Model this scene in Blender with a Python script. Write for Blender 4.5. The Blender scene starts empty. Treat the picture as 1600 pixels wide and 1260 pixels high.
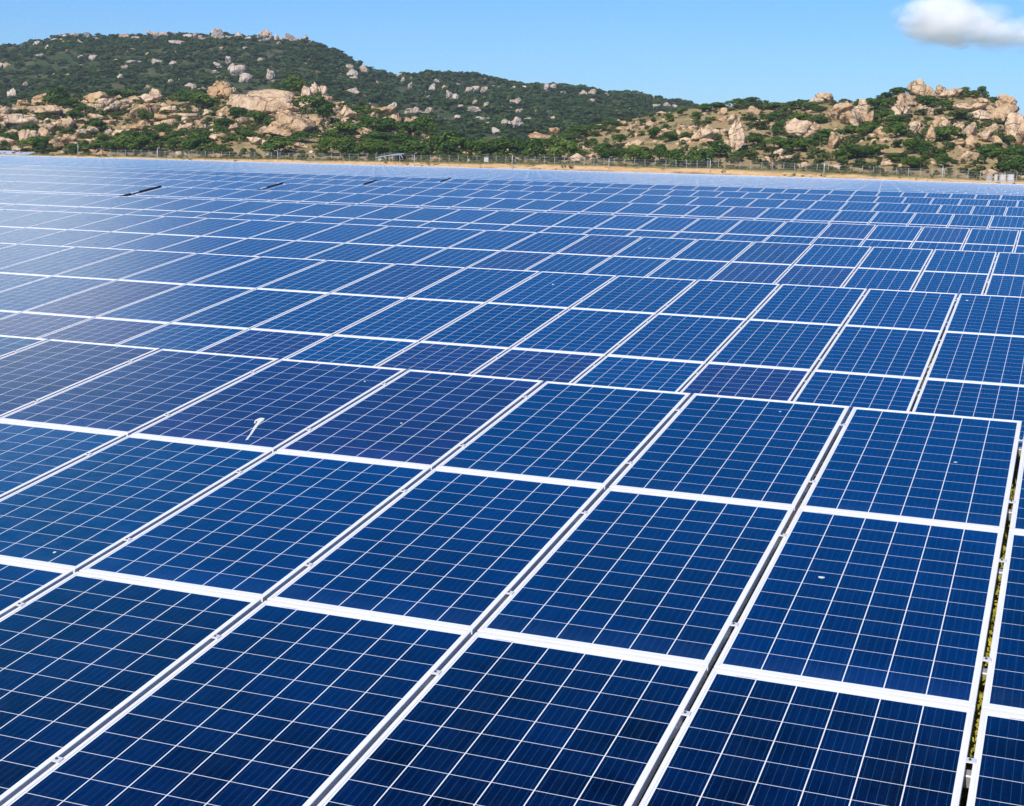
import bpy, bmesh, math, random
import numpy as np
from mathutils import Vector, Matrix

random.seed(7)
rng = np.random.default_rng(7)
S = bpy.context.scene
COL = S.collection
R = math.radians

# ------------------------------------------------------------------ camera model (photo pixels 1600 x 1260)
F, CX, CY = 2383.6, 685.9, 630.0
RC = np.array([[0.9233471626976597, 0.38325841963553997, 0.023302380064056036],
               [0.08516709030037725, -0.14525216821324294, -0.9857222602534238],
               [-0.3744016344354667, 0.9121484481200522, -0.16675918182886085]])
ZT = 1.41                                   # height of the top edge of the first row of tables
CAM = np.array([0.18916, -9.74036, 1.56007 + ZT])
TILT = R(6.9)
W, L, GAP, RGAP = 0.992, 1.956, 0.0233, 0.0155
P = W + GAP
DEPTH = 0.040


def ray(x, y):
    return RC.T @ np.array([(x - CX) / F, (y - CY) / F, 1.0])


def project(p):
    v = RC @ (np.asarray(p) - CAM)
    return CX + F * v[0] / v[2], CY + F * v[1] / v[2], v[2]


def at_y(x, y, Y):
    d = ray(x, y)
    return CAM + (Y - CAM[1]) / d[1] * d


def az_el(x, y):
    d = ray(x, y)
    return math.atan2(d[0], d[1]), d[2] / math.hypot(d[0], d[1])


cd = bpy.data.cameras.new("camera")
cam = bpy.data.objects.new("camera", cd)
COL.objects.link(cam)
cam.matrix_world = Matrix(((RC[0, 0], -RC[1, 0], -RC[2, 0], CAM[0]), (RC[0, 1], -RC[1, 1], -RC[2, 1], CAM[1]),
                           (RC[0, 2], -RC[1, 2], -RC[2, 2], CAM[2]), (0, 0, 0, 1)))
cd.sensor_fit = 'HORIZONTAL'
cd.sensor_width = 36.0
cd.lens = F / 1600 * 36
cd.shift_x = (800 - CX) / 1600
cd.clip_start, cd.clip_end = 0.1, 20000
S.camera = cam

# ------------------------------------------------------------------ object helpers


def tag(o, label=None, cat=None, group=None, kind=None):
    if label: o['label'] = label
    if cat: o['category'] = cat
    if group: o['group'] = group
    if kind: o['kind'] = kind
    return o


def empty(name, loc=(0, 0, 0), rot=(0, 0, 0)):
    o = bpy.data.objects.new(name, None)
    o.empty_display_size = 0.2
    o.location = loc
    o.rotation_euler = rot
    COL.objects.link(o)
    return o


def link(name, me, parent=None, loc=(0, 0, 0), rot=(0, 0, 0), scale=(1, 1, 1)):
    o = bpy.data.objects.new(name, me)
    o.location, o.rotation_euler, o.scale = loc, rot, scale
    if parent is not None: o.parent = parent
    COL.objects.link(o)
    return o


def np_mesh(name, v, faces, mats, smooth=False, midx=None, uv=None, attrs=()):
    """v (n,3); faces (m,4) quads"""
    v = np.asarray(v, np.float32); faces = np.asarray(faces, np.int32)
    me = bpy.data.meshes.new(name)
    m, k = faces.shape
    me.vertices.add(len(v)); me.vertices.foreach_set('co', v.ravel())
    me.loops.add(m * k); me.loops.foreach_set('vertex_index', faces.ravel())
    me.polygons.add(m)
    me.polygons.foreach_set('loop_start', np.arange(0, m * k, k, dtype=np.int32))
    me.polygons.foreach_set('loop_total', np.full(m, k, np.int32))
    for mt in mats: me.materials.append(mt)
    if midx is not None: me.polygons.foreach_set('material_index', np.asarray(midx, np.int32))
    if uv is not None:
        l = me.uv_layers.new(name='uv'); l.data.foreach_set('uv', np.asarray(uv, np.float32).ravel())
    for nm, dom, dat in attrs:
        a = me.attributes.new(nm, 'FLOAT', dom); a.data.foreach_set('value', np.asarray(dat, np.float32))
    me.update(calc_edges=True)
    me.polygons.foreach_set('use_smooth', np.full(m, smooth))
    return me


def bm_mesh(name, bm, mats, smooth=False):
    me = bpy.data.meshes.new(name)
    bmesh.ops.recalc_face_normals(bm, faces=bm.faces)
    bm.to_mesh(me); bm.free()
    for m in mats: me.materials.append(m)
    if smooth:
        for p in me.polygons: p.use_smooth = True
    return me


def add_box(bm, c, s, bevel=0.0, rot=None):
    r = bmesh.ops.create_cube(bm, size=1.0)
    vs = r['verts']
    bmesh.ops.scale(bm, vec=s, verts=vs)
    if bevel:
        es = {e for v in vs for e in v.link_edges}
        b = bmesh.ops.bevel(bm, geom=list(es), offset=bevel, segments=1, affect='EDGES')
        vs = list({v for f in b['faces'] for v in f.verts} | {v for v in vs if v.is_valid})
    if rot is not None: bmesh.ops.rotate(bm, cent=(0, 0, 0), matrix=rot, verts=vs)
    bmesh.ops.translate(bm, vec=c, verts=vs)
    return vs


def _bx(c, s, b=0.0):
    bm = bmesh.new(); add_box(bm, c, s, b); return bm


def tube(bm, pts, rad, n=8):
    """one connected tapered tube through pts"""
    pts = [Vector(p) for p in pts]
    rings = []
    for i, p in enumerate(pts):
        d = (pts[min(i + 1, len(pts) - 1)] - pts[max(i - 1, 0)]).normalized()
        a = d.orthogonal().normalized(); b = d.cross(a)
        r = rad[i] if hasattr(rad, '__len__') else rad
        rings.append([bm.verts.new(p + (a * math.cos(2 * math.pi * j / n) + b * math.sin(2 * math.pi * j / n)) * r) for j in range(n)])
    for q, s in zip(rings, rings[1:]):
        for j in range(n):
            bm.faces.new((q[j], q[(j + 1) % n], s[(j + 1) % n], s[j]))
    bm.faces.new(rings[0][::-1]); bm.faces.new(rings[-1])


# ------------------------------------------------------------------ numpy noise


def vnoise(x, y, seed=0):
    x = np.asarray(x, float); y = np.asarray(y, float)
    xi = np.floor(x).astype(np.int64); yi = np.floor(y).astype(np.int64)
    fx = x - xi; fy = y - yi
    fx = fx * fx * (3 - 2 * fx); fy = fy * fy * (3 - 2 * fy)

    def h(a, b):
        n = (a * 374761393 + b * 668265263 + seed * 974711) & 0x7fffffff
        n = ((n ^ (n >> 13)) * 1274126177) & 0x7fffffff
        return ((n ^ (n >> 16)) & 0xffff) / 65535.0
    return (h(xi, yi) * (1 - fx) + h(xi + 1, yi) * fx) * (1 - fy) + (h(xi, yi + 1) * (1 - fx) + h(xi + 1, yi + 1) * fx) * fy


def fbm(x, y, seed=0, oct=4):
    s = 0; a = 0.5; t = 0
    for i in range(oct):
        s = s + a * (vnoise(x * 2 ** i, y * 2 ** i, seed + i) - 0.5); t += a; a *= 0.5
    return s / t * 2


# ------------------------------------------------------------------ materials


class NT:
    def __init__(self, name):
        self.m = bpy.data.materials.new(name)
        self.m.use_nodes = True
        self.t = self.m.node_tree
        self.t.nodes.clear()
        self.out = self.t.nodes.new('ShaderNodeOutputMaterial')

    def n(self, typ, **kw):
        nd = self.t.nodes.new(typ)
        for k, v in kw.items(): setattr(nd, k, v)
        return nd

    def lk(self, a, b): self.t.links.new(a, b)

    def put(self, sock, v):
        if isinstance(v, bpy.types.NodeSocket): self.lk(v, sock)
        else: sock.default_value = v

    def math(self, op, a, b=None, c=None, clamp=False):
        nd = self.n('ShaderNodeMath', operation=op, use_clamp=clamp)
        self.put(nd.inputs[0], a)
        if b is not None: self.put(nd.inputs[1], b)
        if c is not None: self.put(nd.inputs[2], c)
        return nd.outputs[0]

    def mix(self, fac, a, b, mode='MIX'):
        nd = self.n('ShaderNodeMix', data_type='RGBA', blend_type=mode)
        self.put(nd.inputs[0], fac)
        for s, v in ((nd.inputs[6], a), (nd.inputs[7], b)):
            self.put(s, v if isinstance(v, bpy.types.NodeSocket) or len(v) == 4 else (*v, 1))
        return nd.outputs[2]

    def noise(self, vec, scale, detail=4, rough=0.55, out=0):
        nd = self.n('ShaderNodeTexNoise')
        nd.inputs['Scale'].default_value = scale; nd.inputs['Detail'].default_value = detail
        nd.inputs['Roughness'].default_value = rough
        if vec is not None: self.lk(vec, nd.inputs['Vector'])
        return nd.outputs[out]

    def ramp(self, fac, stops):
        nd = self.n('ShaderNodeValToRGB')
        e = nd.color_ramp.elements
        while len(e) < len(stops): e.new(0.5)
        for el, (p, c) in zip(e, stops):
            el.position = p; el.color = (*c, 1) if len(c) == 3 else c
        self.lk(fac, nd.inputs[0])
        return nd.outputs[0]

    def mapr(self, v, a, b, c=0.0, d=1.0):
        nd = self.n('ShaderNodeMapRange')
        self.put(nd.inputs[0], v)
        for i, q in enumerate((a, b, c, d)): nd.inputs[i + 1].default_value = q
        return nd.outputs[0]

    def bsdf(self, color, rough=0.6, spec=0.3, metal=0.0, normal=None):
        b = self.n('ShaderNodeBsdfPrincipled')
        self.put(b.inputs['Base Color'], color if isinstance(color, bpy.types.NodeSocket) else (*color, 1))
        self.put(b.inputs['Roughness'], rough)
        self.put(b.inputs['Specular IOR Level'], spec)
        b.inputs['Metallic'].default_value = metal
        if normal is not None: self.lk(normal, b.inputs['Normal'])
        self.lk(b.outputs[0], self.out.inputs[0])
        return b

    def bump(self, h, strength, dist):
        nd = self.n('ShaderNodeBump'); nd.inputs['Strength'].default_value = strength
        nd.inputs['Distance'].default_value = dist; self.lk(h, nd.inputs['Height'])
        return nd.outputs[0]


def simple(name, col, rough=0.6, spec=0.3, metal=0.0, var=0.15, scale=8.0):
    t = NT(name)
    tc = t.n('ShaderNodeTexCoord')
    nz = t.noise(tc.outputs['Object'], scale)
    c = t.mix(t.mapr(nz, 0.3, 0.7), tuple(v * (1 - var) for v in col), tuple(min(1, v * (1 + var)) for v in col))
    t.bsdf(c, rough, spec, metal)
    return t.m


PX_, PY_ = 0.946 / 6, 1.876 / 12           # cell pitch


def cell_material():
    t = NT('solar_cells')
    uv = t.n('ShaderNodeUVMap'); uv.uv_map = 'uv'
    sp = t.n('ShaderNodeSeparateXYZ'); t.lk(uv.outputs[0], sp.inputs[0])
    u, v = sp.outputs[0], sp.outputs[1]
    att = t.n('ShaderNodeAttribute', attribute_type='GEOMETRY', attribute_name='tint')
    ato = t.n('ShaderNodeAttribute', attribute_type='OBJECT', attribute_name='tint')
    tint = t.math('ADD', att.outputs['Fac'], ato.outputs['Fac'])      # 0..1 per panel

    def edge(c, pitch, half):
        f = t.math('FRACT', c)
        d = t.math('SUBTRACT', 0.5, t.math('ABSOLUTE', t.math('SUBTRACT', f, 0.5)))
        return t.math('LESS_THAN', t.math('MULTIPLY', d, pitch), half)
    gx = edge(u, PX_, 0.0022)
    gy = edge(v, PY_, 0.0014)
    ox = t.math('GREATER_THAN', t.math('ABSOLUTE', t.math('SUBTRACT', u, 3.0)), 2.99)
    oy = t.math('GREATER_THAN', t.math('ABSOLUTE', t.math('SUBTRACT', v, 6.0)), 5.99)
    white = t.math('MAXIMUM', t.math('MAXIMUM', gx, gy), t.math('MAXIMUM', ox, oy))
    f5 = t.math('ABSOLUTE', t.math('SUBTRACT', t.math('FRACT', t.math('MULTIPLY', u, 5.0)), 0.5))
    bus = t.math('LESS_THAN', t.math('MULTIPLY', f5, PX_ / 5), 0.0008)
    # per cell random
    fl = t.n('ShaderNodeCombineXYZ')
    t.lk(t.math('FLOOR', u), fl.inputs[0]); t.lk(t.math('FLOOR', v), fl.inputs[1])
    t.lk(t.math('MULTIPLY', tint, 517.3), fl.inputs[2])
    wn = t.n('ShaderNodeTexWhiteNoise', noise_dimensions='3D'); t.lk(fl.outputs[0], wn.inputs['Vector'])
    # per panel random from tint
    pr = t.n('ShaderNodeTexWhiteNoise', noise_dimensions='1D'); t.lk(tint, pr.inputs['W'])
    # crystalline grain
    vr = t.n('ShaderNodeTexVoronoi'); vr.inputs['Scale'].default_value = 9.0
    cb = t.n('ShaderNodeCombineXYZ'); t.lk(u, cb.inputs[0]); t.lk(v, cb.inputs[1]); t.lk(tint, cb.inputs[2])
    t.lk(cb.outputs[0], vr.inputs['Vector'])
    grain = t.n('ShaderNodeSeparateColor'); t.lk(vr.outputs['Color'], grain.inputs[0])
    val = t.math('ADD', t.math('MULTIPLY', wn.outputs['Value'], 0.42), t.math('MULTIPLY', grain.outputs[0], 0.22))
    cloud = t.noise(cb.outputs[0], 0.42, 3)
    val = t.math('ADD', val, t.math('MULTIPLY', t.mapr(cloud, 0.32, 0.68), 0.70))
    val = t.math('ADD', val, t.math('MULTIPLY', pr.outputs['Value'], 0.6))
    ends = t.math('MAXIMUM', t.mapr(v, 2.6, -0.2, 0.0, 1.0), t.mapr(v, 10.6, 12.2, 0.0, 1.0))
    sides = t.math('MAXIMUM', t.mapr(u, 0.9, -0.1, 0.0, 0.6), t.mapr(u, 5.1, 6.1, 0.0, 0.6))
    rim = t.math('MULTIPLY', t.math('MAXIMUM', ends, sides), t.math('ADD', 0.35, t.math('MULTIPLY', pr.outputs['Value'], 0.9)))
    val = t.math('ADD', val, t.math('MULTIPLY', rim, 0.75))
    val = t.math('ADD', val, 0.05)
    blue = t.mix(t.mapr(tint, 0.80, 0.86), (0.0001, 0.0088, 0.049), (0.0070, 0.0095, 0.058))
    blue = t.mix(t.mapr(tint, 0.10, 0.04), blue, (0.0002, 0.020, 0.082))
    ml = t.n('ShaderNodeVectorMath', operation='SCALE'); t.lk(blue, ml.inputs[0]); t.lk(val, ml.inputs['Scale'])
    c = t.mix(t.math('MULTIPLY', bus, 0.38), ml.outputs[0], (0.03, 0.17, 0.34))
    c = t.mix(white, c, (0.82, 0.84, 0.86))
    # thin dust film, heavier along the lower edge
    low = t.mapr(v, 1.2, -0.1)
    dn = t.noise(cb.outputs[0], 1.7, 5)
    smp = t.n('ShaderNodeMapping'); smp.inputs['Scale'].default_value = (5.0, 0.16, 1.0); t.lk(cb.outputs[0], smp.inputs[0])
    runs = t.mapr(t.noise(smp.outputs[0], 1.3, 4, 0.6), 0.48, 0.72, 0.0, 0.013)
    dust = t.math('ADD', runs, t.math('MULTIPLY', low, t.math('MULTIPLY', dn, 0.07)))
    c = t.mix(dust, c, (0.20, 0.30, 0.42))
    # serial strip on the white upper margin
    sx = t.math('LESS_THAN', t.math('ABSOLUTE', t.math('SUBTRACT', u, 0.75)), 0.26)
    sy = t.math('LESS_THAN', t.math('ABSOLUTE', t.math('SUBTRACT', v, 12.05)), 0.014)
    c = t.mix(t.math('MULTIPLY', t.math('MULTIPLY', sx, sy), 0.75), c, (0.25, 0.12, 0.08))
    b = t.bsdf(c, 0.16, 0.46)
    # the blue anti-reflection film of the cells shows more strongly at a slant
    lw = t.n('ShaderNodeLayerWeight'); lw.inputs['Blend'].default_value = 0.5
    gl = t.n('ShaderNodeBsdfGlossy'); gl.inputs['Roughness'].default_value = 0.38
    gl.inputs['Color'].default_value = (0.0, 0.64, 1.0, 1)
    fm = t.math('MULTIPLY', t.mapr(lw.outputs['Facing'], 0.50, 0.68, 0.0, 0.27), t.math('SUBTRACT', 1.0, white))
    fm = t.math('MULTIPLY', fm, t.mapr(tint, 0.80, 0.86, 1.0, 0.5))
    mxs = t.n('ShaderNodeMixShader'); t.lk(fm, mxs.inputs[0]); t.lk(b.outputs[0], mxs.inputs[1]); t.lk(gl.outputs[0], mxs.inputs[2])
    t.lk(mxs.outputs[0], t.out.inputs[0])
    t.lk(t.mapr(dn, 0.3, 0.7, 0.13, 0.22), b.inputs['Roughness'])
    return t.m


M_CELL = cell_material()
M_FRAME = simple('anodised_aluminium', (0.80, 0.80, 0.79), 0.40, 0.5, 0.0, 0.07, 1.6)
M_BACK = simple('white_backsheet', (0.7, 0.7, 0.7), 0.7)
M_CLAMP = simple('clamp_metal', (0.58, 0.60, 0.62), 0.4, 0.5, 0.0, 0.06, 30)
M_BOLT = simple('bolt_steel', (0.12, 0.12, 0.13), 0.4, 0.5, 0.7, 0.1, 30)
M_STEEL = simple('galvanised_steel', (0.42, 0.43, 0.44), 0.5, 0.5, 0.4, 0.15, 6)
M_DROP = simple('bird_dropping', (0.68, 0.68, 0.64), 0.9, 0.1, 0, 0.06, 40)


def rock_material(name, c0, c1, c2):
    t = NT(name)
    oi = t.n('ShaderNodeObjectInfo')
    geo = t.n('ShaderNodeNewGeometry')
    pos = geo.outputs['Position']
    n1 = t.noise(pos, 0.16, 5, 0.55)
    n2 = t.noise(pos, 0.55, 4, 0.55)
    st = t.n('ShaderNodeMapping'); st.inputs['Scale'].default_value = (1.0, 1.0, 0.14); t.lk(pos, st.inputs[0])
    n3 = t.noise(st.outputs[0], 0.42, 4, 0.6)
    c = t.mix(t.mapr(n1, 0.38, 0.64), c0, c1)
    c = t.mix(t.math('MULTIPLY', t.mapr(n3, 0.49, 0.64), 0.75), c, c2)
    c = t.mix(t.math('MULTIPLY', t.mapr(n2, 0.60, 0.70), 0.35), c, tuple(v * 0.55 for v in c2))
    # joints
    vo = t.n('ShaderNodeTexVoronoi', feature='DISTANCE_TO_EDGE'); vo.inputs['Scale'].default_value = 0.10
    wv = t.n('ShaderNodeVectorMath', operation='ADD')
    sc = t.n('ShaderNodeVectorMath', operation='SCALE'); sc.inputs['Scale'].default_value = 3.5
    t.lk(t.noise(pos, 0.3, 3, 0.5, 1), sc.inputs[0]); t.lk(pos, wv.inputs[0]); t.lk(sc.outputs[0], wv.inputs[1])
    t.lk(wv.outputs[0], vo.inputs['Vector'])
    crack = t.mapr(vo.outputs['Distance'], 0.0, 0.022, 1.0, 0.0)
    c = t.mix(t.math('MULTIPLY', crack, 0.38), c, tuple(v * 0.3 for v in c2))
    hs = t.n('ShaderNodeHueSaturation')
    t.lk(c, hs.inputs['Color']); t.lk(t.mapr(oi.outputs['Random'], 0, 1, 0.86, 1.12), hs.inputs['Value'])
    t.lk(t.mapr(oi.outputs['Random'], 0, 1, 1.12, 0.85), hs.inputs['Saturation'])
    hgt = t.math('SUBTRACT', t.math('ADD', n2, t.math('MULTIPLY', n1, 2.0)), t.math('MULTIPLY', crack, 0.5))
    t.bsdf(hs.outputs[0], 0.9, 0.15, normal=t.bump(hgt, 0.8, 1.6))
    return t.m


M_ROCK = rock_material('tan_granite', (0.58, 0.385, 0.22), (0.68, 0.50, 0.32), (0.31, 0.215, 0.145))
M_ROCKF = rock_material('grey_granite', (0.52, 0.41, 0.32), (0.62, 0.51, 0.41), (0.27, 0.22, 0.185))


def leaf_material(name, dark, mid, light):
    t = NT(name)
    oi = t.n('ShaderNodeObjectInfo')
    at = t.n('ShaderNodeAttribute', attribute_type='GEOMETRY', attribute_name='tint')
    geo = t.n('ShaderNodeNewGeometry')
    nz = t.noise(geo.outputs['Position'], 0.35, 3)
    f = t.math('ADD', t.math('MULTIPLY', at.outputs['Fac'], 0.45), t.math('ADD', t.math('MULTIPLY', oi.outputs['Random'], 0.25), t.math('MULTIPLY', nz, 0.4)))
    c = t.ramp(f, [(0.2, dark), (0.55, mid), (0.95, light)])
    d = t.bsdf(c, 0.7, 0.12)
    tr = t.n('ShaderNodeBsdfTranslucent'); t.lk(c, tr.inputs[0])
    mx = t.n('ShaderNodeMixShader'); mx.inputs[0].default_value = 0.22
    t.lk(d.outputs[0], mx.inputs[1]); t.lk(tr.outputs[0], mx.inputs[2]); t.lk(mx.outputs[0], t.out.inputs[0])
    return t.m


M_LEAF = leaf_material('tree_leaves', (0.022, 0.056, 0.012), (0.070, 0.140, 0.020), (0.185, 0.245, 0.042))
M_SCRUB = leaf_material('scrub_leaves', (0.030, 0.054, 0.015), (0.074, 0.108, 0.026), (0.180, 0.185, 0.055))
M_FOREST = leaf_material('forest_leaves', (0.022, 0.048, 0.016), (0.042, 0.082, 0.024), (0.090, 0.125, 0.036))
M_TWIG = leaf_material('dry_twigs', (0.10, 0.085, 0.06), (0.16, 0.135, 0.095), (0.22, 0.19, 0.13))
M_WEED = leaf_material('weed_leaves', (0.12, 0.15, 0.02), (0.42, 0.38, 0.05), (0.70, 0.52, 0.10))
M_TUFT = leaf_material('dry_grass', (0.11, 0.12, 0.04), (0.20, 0.19, 0.07), (0.32, 0.27, 0.12))
M_BARK = simple('bark', (0.14, 0.10, 0.07), 0.9, 0.1, 0, 0.3, 4)


def hill_material(name, dry, soil, green, gbias):
    t = NT(name)
    geo = t.n('ShaderNodeNewGeometry')
    pos = geo.outputs['Position']
    n1 = t.noise(pos, 0.035, 6, 0.6)
    n2 = t.noise(pos, 0.22, 5, 0.65)
    n3 = t.noise(pos, 1.1, 4, 0.6)
    c = t.mix(t.mapr(n2, 0.40, 0.62), dry, soil)
    c = t.mix(t.mapr(n1, gbias, gbias + 0.16), c, green)
    c = t.mix(t.math('MULTIPLY', t.mapr(n3, 0.52, 0.72), 0.6), c, tuple(v * 0.5 for v in green))
    c = t.mix(t.math('MULTIPLY', t.mapr(n3, 0.46, 0.30), 0.5), c, tuple(min(1, v * 1.3) for v in soil))
    t.bsdf(c, 0.95, 0.05, normal=t.bump(t.math('ADD', n3, n2), 0.8, 0.8))
    return t.m


M_HILL = hill_material('dry_grass_slope', (0.33, 0.26, 0.115), (0.42, 0.295, 0.16), (0.115, 0.125, 0.045), 0.52)
M_HILLF = hill_material('wooded_slope', (0.10, 0.10, 0.05), (0.14, 0.12, 0.07), (0.045, 0.070, 0.028), 0.36)


def ground_material():
    t = NT('field_ground')
    geo = t.n('ShaderNodeNewGeometry'); pos = geo.outputs['Position']
    sp = t.n('ShaderNodeSeparateXYZ'); t.lk(pos, sp.inputs[0])
    at = t.n('ShaderNodeAttribute', attribute_type='GEOMETRY', attribute_name='sand')
    n1 = t.noise(pos, 0.15, 6); n2 = t.noise(pos, 2.2, 5, 0.65)
    soil = t.mix(t.mapr(n1, 0.4, 0.6), (0.20, 0.13, 0.08), (0.15, 0.15, 0.06))
    soil = t.mix(t.math('MULTIPLY', t.mapr(n2, 0.5, 0.7), 0.6), soil, (0.09, 0.10, 0.035))
    st = t.n('ShaderNodeMapping'); st.inputs['Scale'].default_value = (1, 0.4, 1.6); t.lk(pos, st.inputs[0])
    n4 = t.noise(st.outputs[0], 0.8, 6, 0.65)
    sand = t.mix(t.mapr(n4, 0.35, 0.65), (0.60, 0.37, 0.17), (0.74, 0.53, 0.29))
    sand = t.mix(t.math('MULTIPLY', t.mapr(n1, 0.5, 0.66), 0.7), sand, (0.58, 0.31, 0.14))
    n5 = t.noise(pos, 0.30, 6, 0.7)
    grass = t.mix(t.mapr(n5, 0.4, 0.62), (0.30, 0.255, 0.105), (0.19, 0.20, 0.075))
    plate = t.mix(t.mapr(n1, 0.60, 0.70), grass, sand)
    bankc = t.mix(t.mapr(n5, 0.60, 0.66), sand, grass)
    c = t.mix(t.mapr(at.outputs['Fac'], 0.3, 0.5), soil, bankc)
    c = t.mix(t.mapr(at.outputs['Fac'], 0.8, 0.95), c, plate)
    t.bsdf(c, 0.95, 0.05, normal=t.bump(t.math('ADD', n2, n4), 0.6, 0.12))
    return t.m


M_GROUND = ground_material()

# ------------------------------------------------------------------ terrain of the field
YROW = [0, 8.77, 17.47, 26.24, 34.94, 43.58, 52.16, 60.76] + [60.76 + 8.68 * (i + 1) for i in range(35)]
PHASE = [0, 0.035, 0.055, 0.105, 0.14, 0.16, 0.20, 0.245] + [0.245 + 0.037 * (i + 1) for i in range(35)]
YEDGE = YROW[-1]


def drop(X, Y):
    X = np.clip(np.asarray(X, float), -380, 150); Y = np.asarray(Y, float)
    k = np.maximum(0, (Y - 60.76) / 8.68)
    a = np.clip(Y / 8.7, 0, 1)
    z = -(0.1 * k + 0.00043 * k * k) - 0.00003 * (X + 80) ** 2 * np.clip((Y - 60) / 320, 0, 1.2)
    return z + 0.0023 * (np.clip(X, -40, 30) + 6) * a * np.clip((160 - Y) / 90, 0, 1)


PLX = [-420, -330, -260, -200, -130, -70, -20, 10, 200]
PLZ = [-3.2, -3.1, -2.6, -2.1, -1.4, -1.35, -2.2, -2.5, -2.8]


def ground_z(X, Y):
    X = np.asarray(X, float); Y = np.asarray(Y, float)
    base = drop(X, np.minimum(Y, YEDGE + 5))
    top = np.interp(X, PLX, PLZ) + 0.10 * fbm(X / 6, Y / 6, 3)
    wob = 2.2 * fbm(X / 9, Y * 0, 11) + 1.0 * fbm(X / 2.5, Y * 0, 12)
    s = np.clip((Y - (YEDGE + 5.5 + wob)) / 4.0, 0, 1)
    s = s ** 0.6
    z = base * (1 - s) + top * s
    z = z + s * (1 - s) * 1.4 * fbm(X / 1.6, Y / 1.6, 21)
    return z + 0.03 * fbm(X / 3, Y / 3, 5) * (s == 0)


def axis(parts):
    return np.unique(np.concatenate([np.linspace(a, b, n) for a, b, n in parts]).round(4))


gx = axis([(-6000, -500, 12), (-500, -345, 20), (-345, 30, 340), (30, 400, 20), (400, 6000, 12)])
gy = axis([(-3000, -40, 8), (-40, 90, 53), (90, 380, 40), (380, 402, 34), (402, 450, 16), (450, 9000, 12)])
GX, GY = np.meshgrid(gx, gy)
GZ = ground_z(GX, GY)
nx, ny = len(gx), len(gy)
ii = (np.arange(ny - 1)[:, None] * nx + np.arange(nx - 1)[None, :]).ravel()
gf = np.stack([ii, ii + 1, ii + nx + 1, ii + nx], 1)
sandv = np.clip((GY - (YEDGE + 3.5)) / 1.5, 0, 0.6) + 0.4 * np.clip((GY - (YEDGE + 10 + 1.5 * fbm(GX / 7, GY / 7, 8))) / 1.5, 0, 1)
g_me = np_mesh('ground', np.stack([GX, GY, GZ], -1).reshape(-1, 3), gf, [M_GROUND], True, attrs=[('sand', 'POINT', sandv.ravel())])
tag(link('ground', g_me), kind='structure')

# ------------------------------------------------------------------ hills
RIDGE_FAR = [(-500, 110), (-200, 88), (0, 75), (30, 71), (52, 66), (80, 62), (95, 58), (130, 57), (165, 58), (195, 57), (220, 60), (240, 57), (270, 56), (300, 57), (330, 56),
             (365, 57), (385, 58), (400, 60), (440, 64), (482, 67), (500, 72), (525, 82), (550, 96), (575, 107), (600, 116), (625, 121), (650, 117), (670, 116), (700, 117), (750, 121),
             (775, 127), (800, 132), (825, 135), (852, 135), (875, 137), (907, 141), (930, 143), (950, 149), (975, 147), (1000, 151), (1025, 157), (1050, 161), (1070, 163),
             (1100, 171), (1150, 185), (1250, 200), (1400, 220), (1700, 240), (2200, 250)]
RIDGE_NEAR = [(-500, 190), (-150, 172), (0, 170), (30, 163), (55, 155), (80, 151), (110, 153), (140, 152), (165, 153), (200, 154), (235, 155), (260, 152), (290, 150), (325, 146), (345, 146),
              (375, 150), (400, 151), (425, 147), (450, 141), (475, 143), (507, 148), (525, 160), (550, 164), (575, 170), (600, 177), (630, 188), (657, 198), (675, 208), (690, 215), (710, 222),
              (740, 226), (800, 230), (860, 238), (900, 252), (1000, 270), (1400, 275), (2200, 290)]
RIDGE_RIGHT = [(-500, 290), (600, 262), (760, 252), (800, 240), (830, 226), (860, 214), (900, 202), (940, 196), (975, 189), (1012, 182), (1037, 178), (1050, 175), (1080, 170), (1125, 168), (1150, 165),
               (1187, 163), (1225, 165), (1250, 163), (1275, 160), (1300, 159), (1325, 161), (1350, 158), (1375, 155), (1400, 149), (1417, 148), (1450, 149), (1470, 147), (1500, 146), (1532, 147),
               (1550, 153), (1570, 162), (1582, 176), (1590, 184), (1600, 190), (1640, 200), (1800, 205), (2200, 215)]


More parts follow.
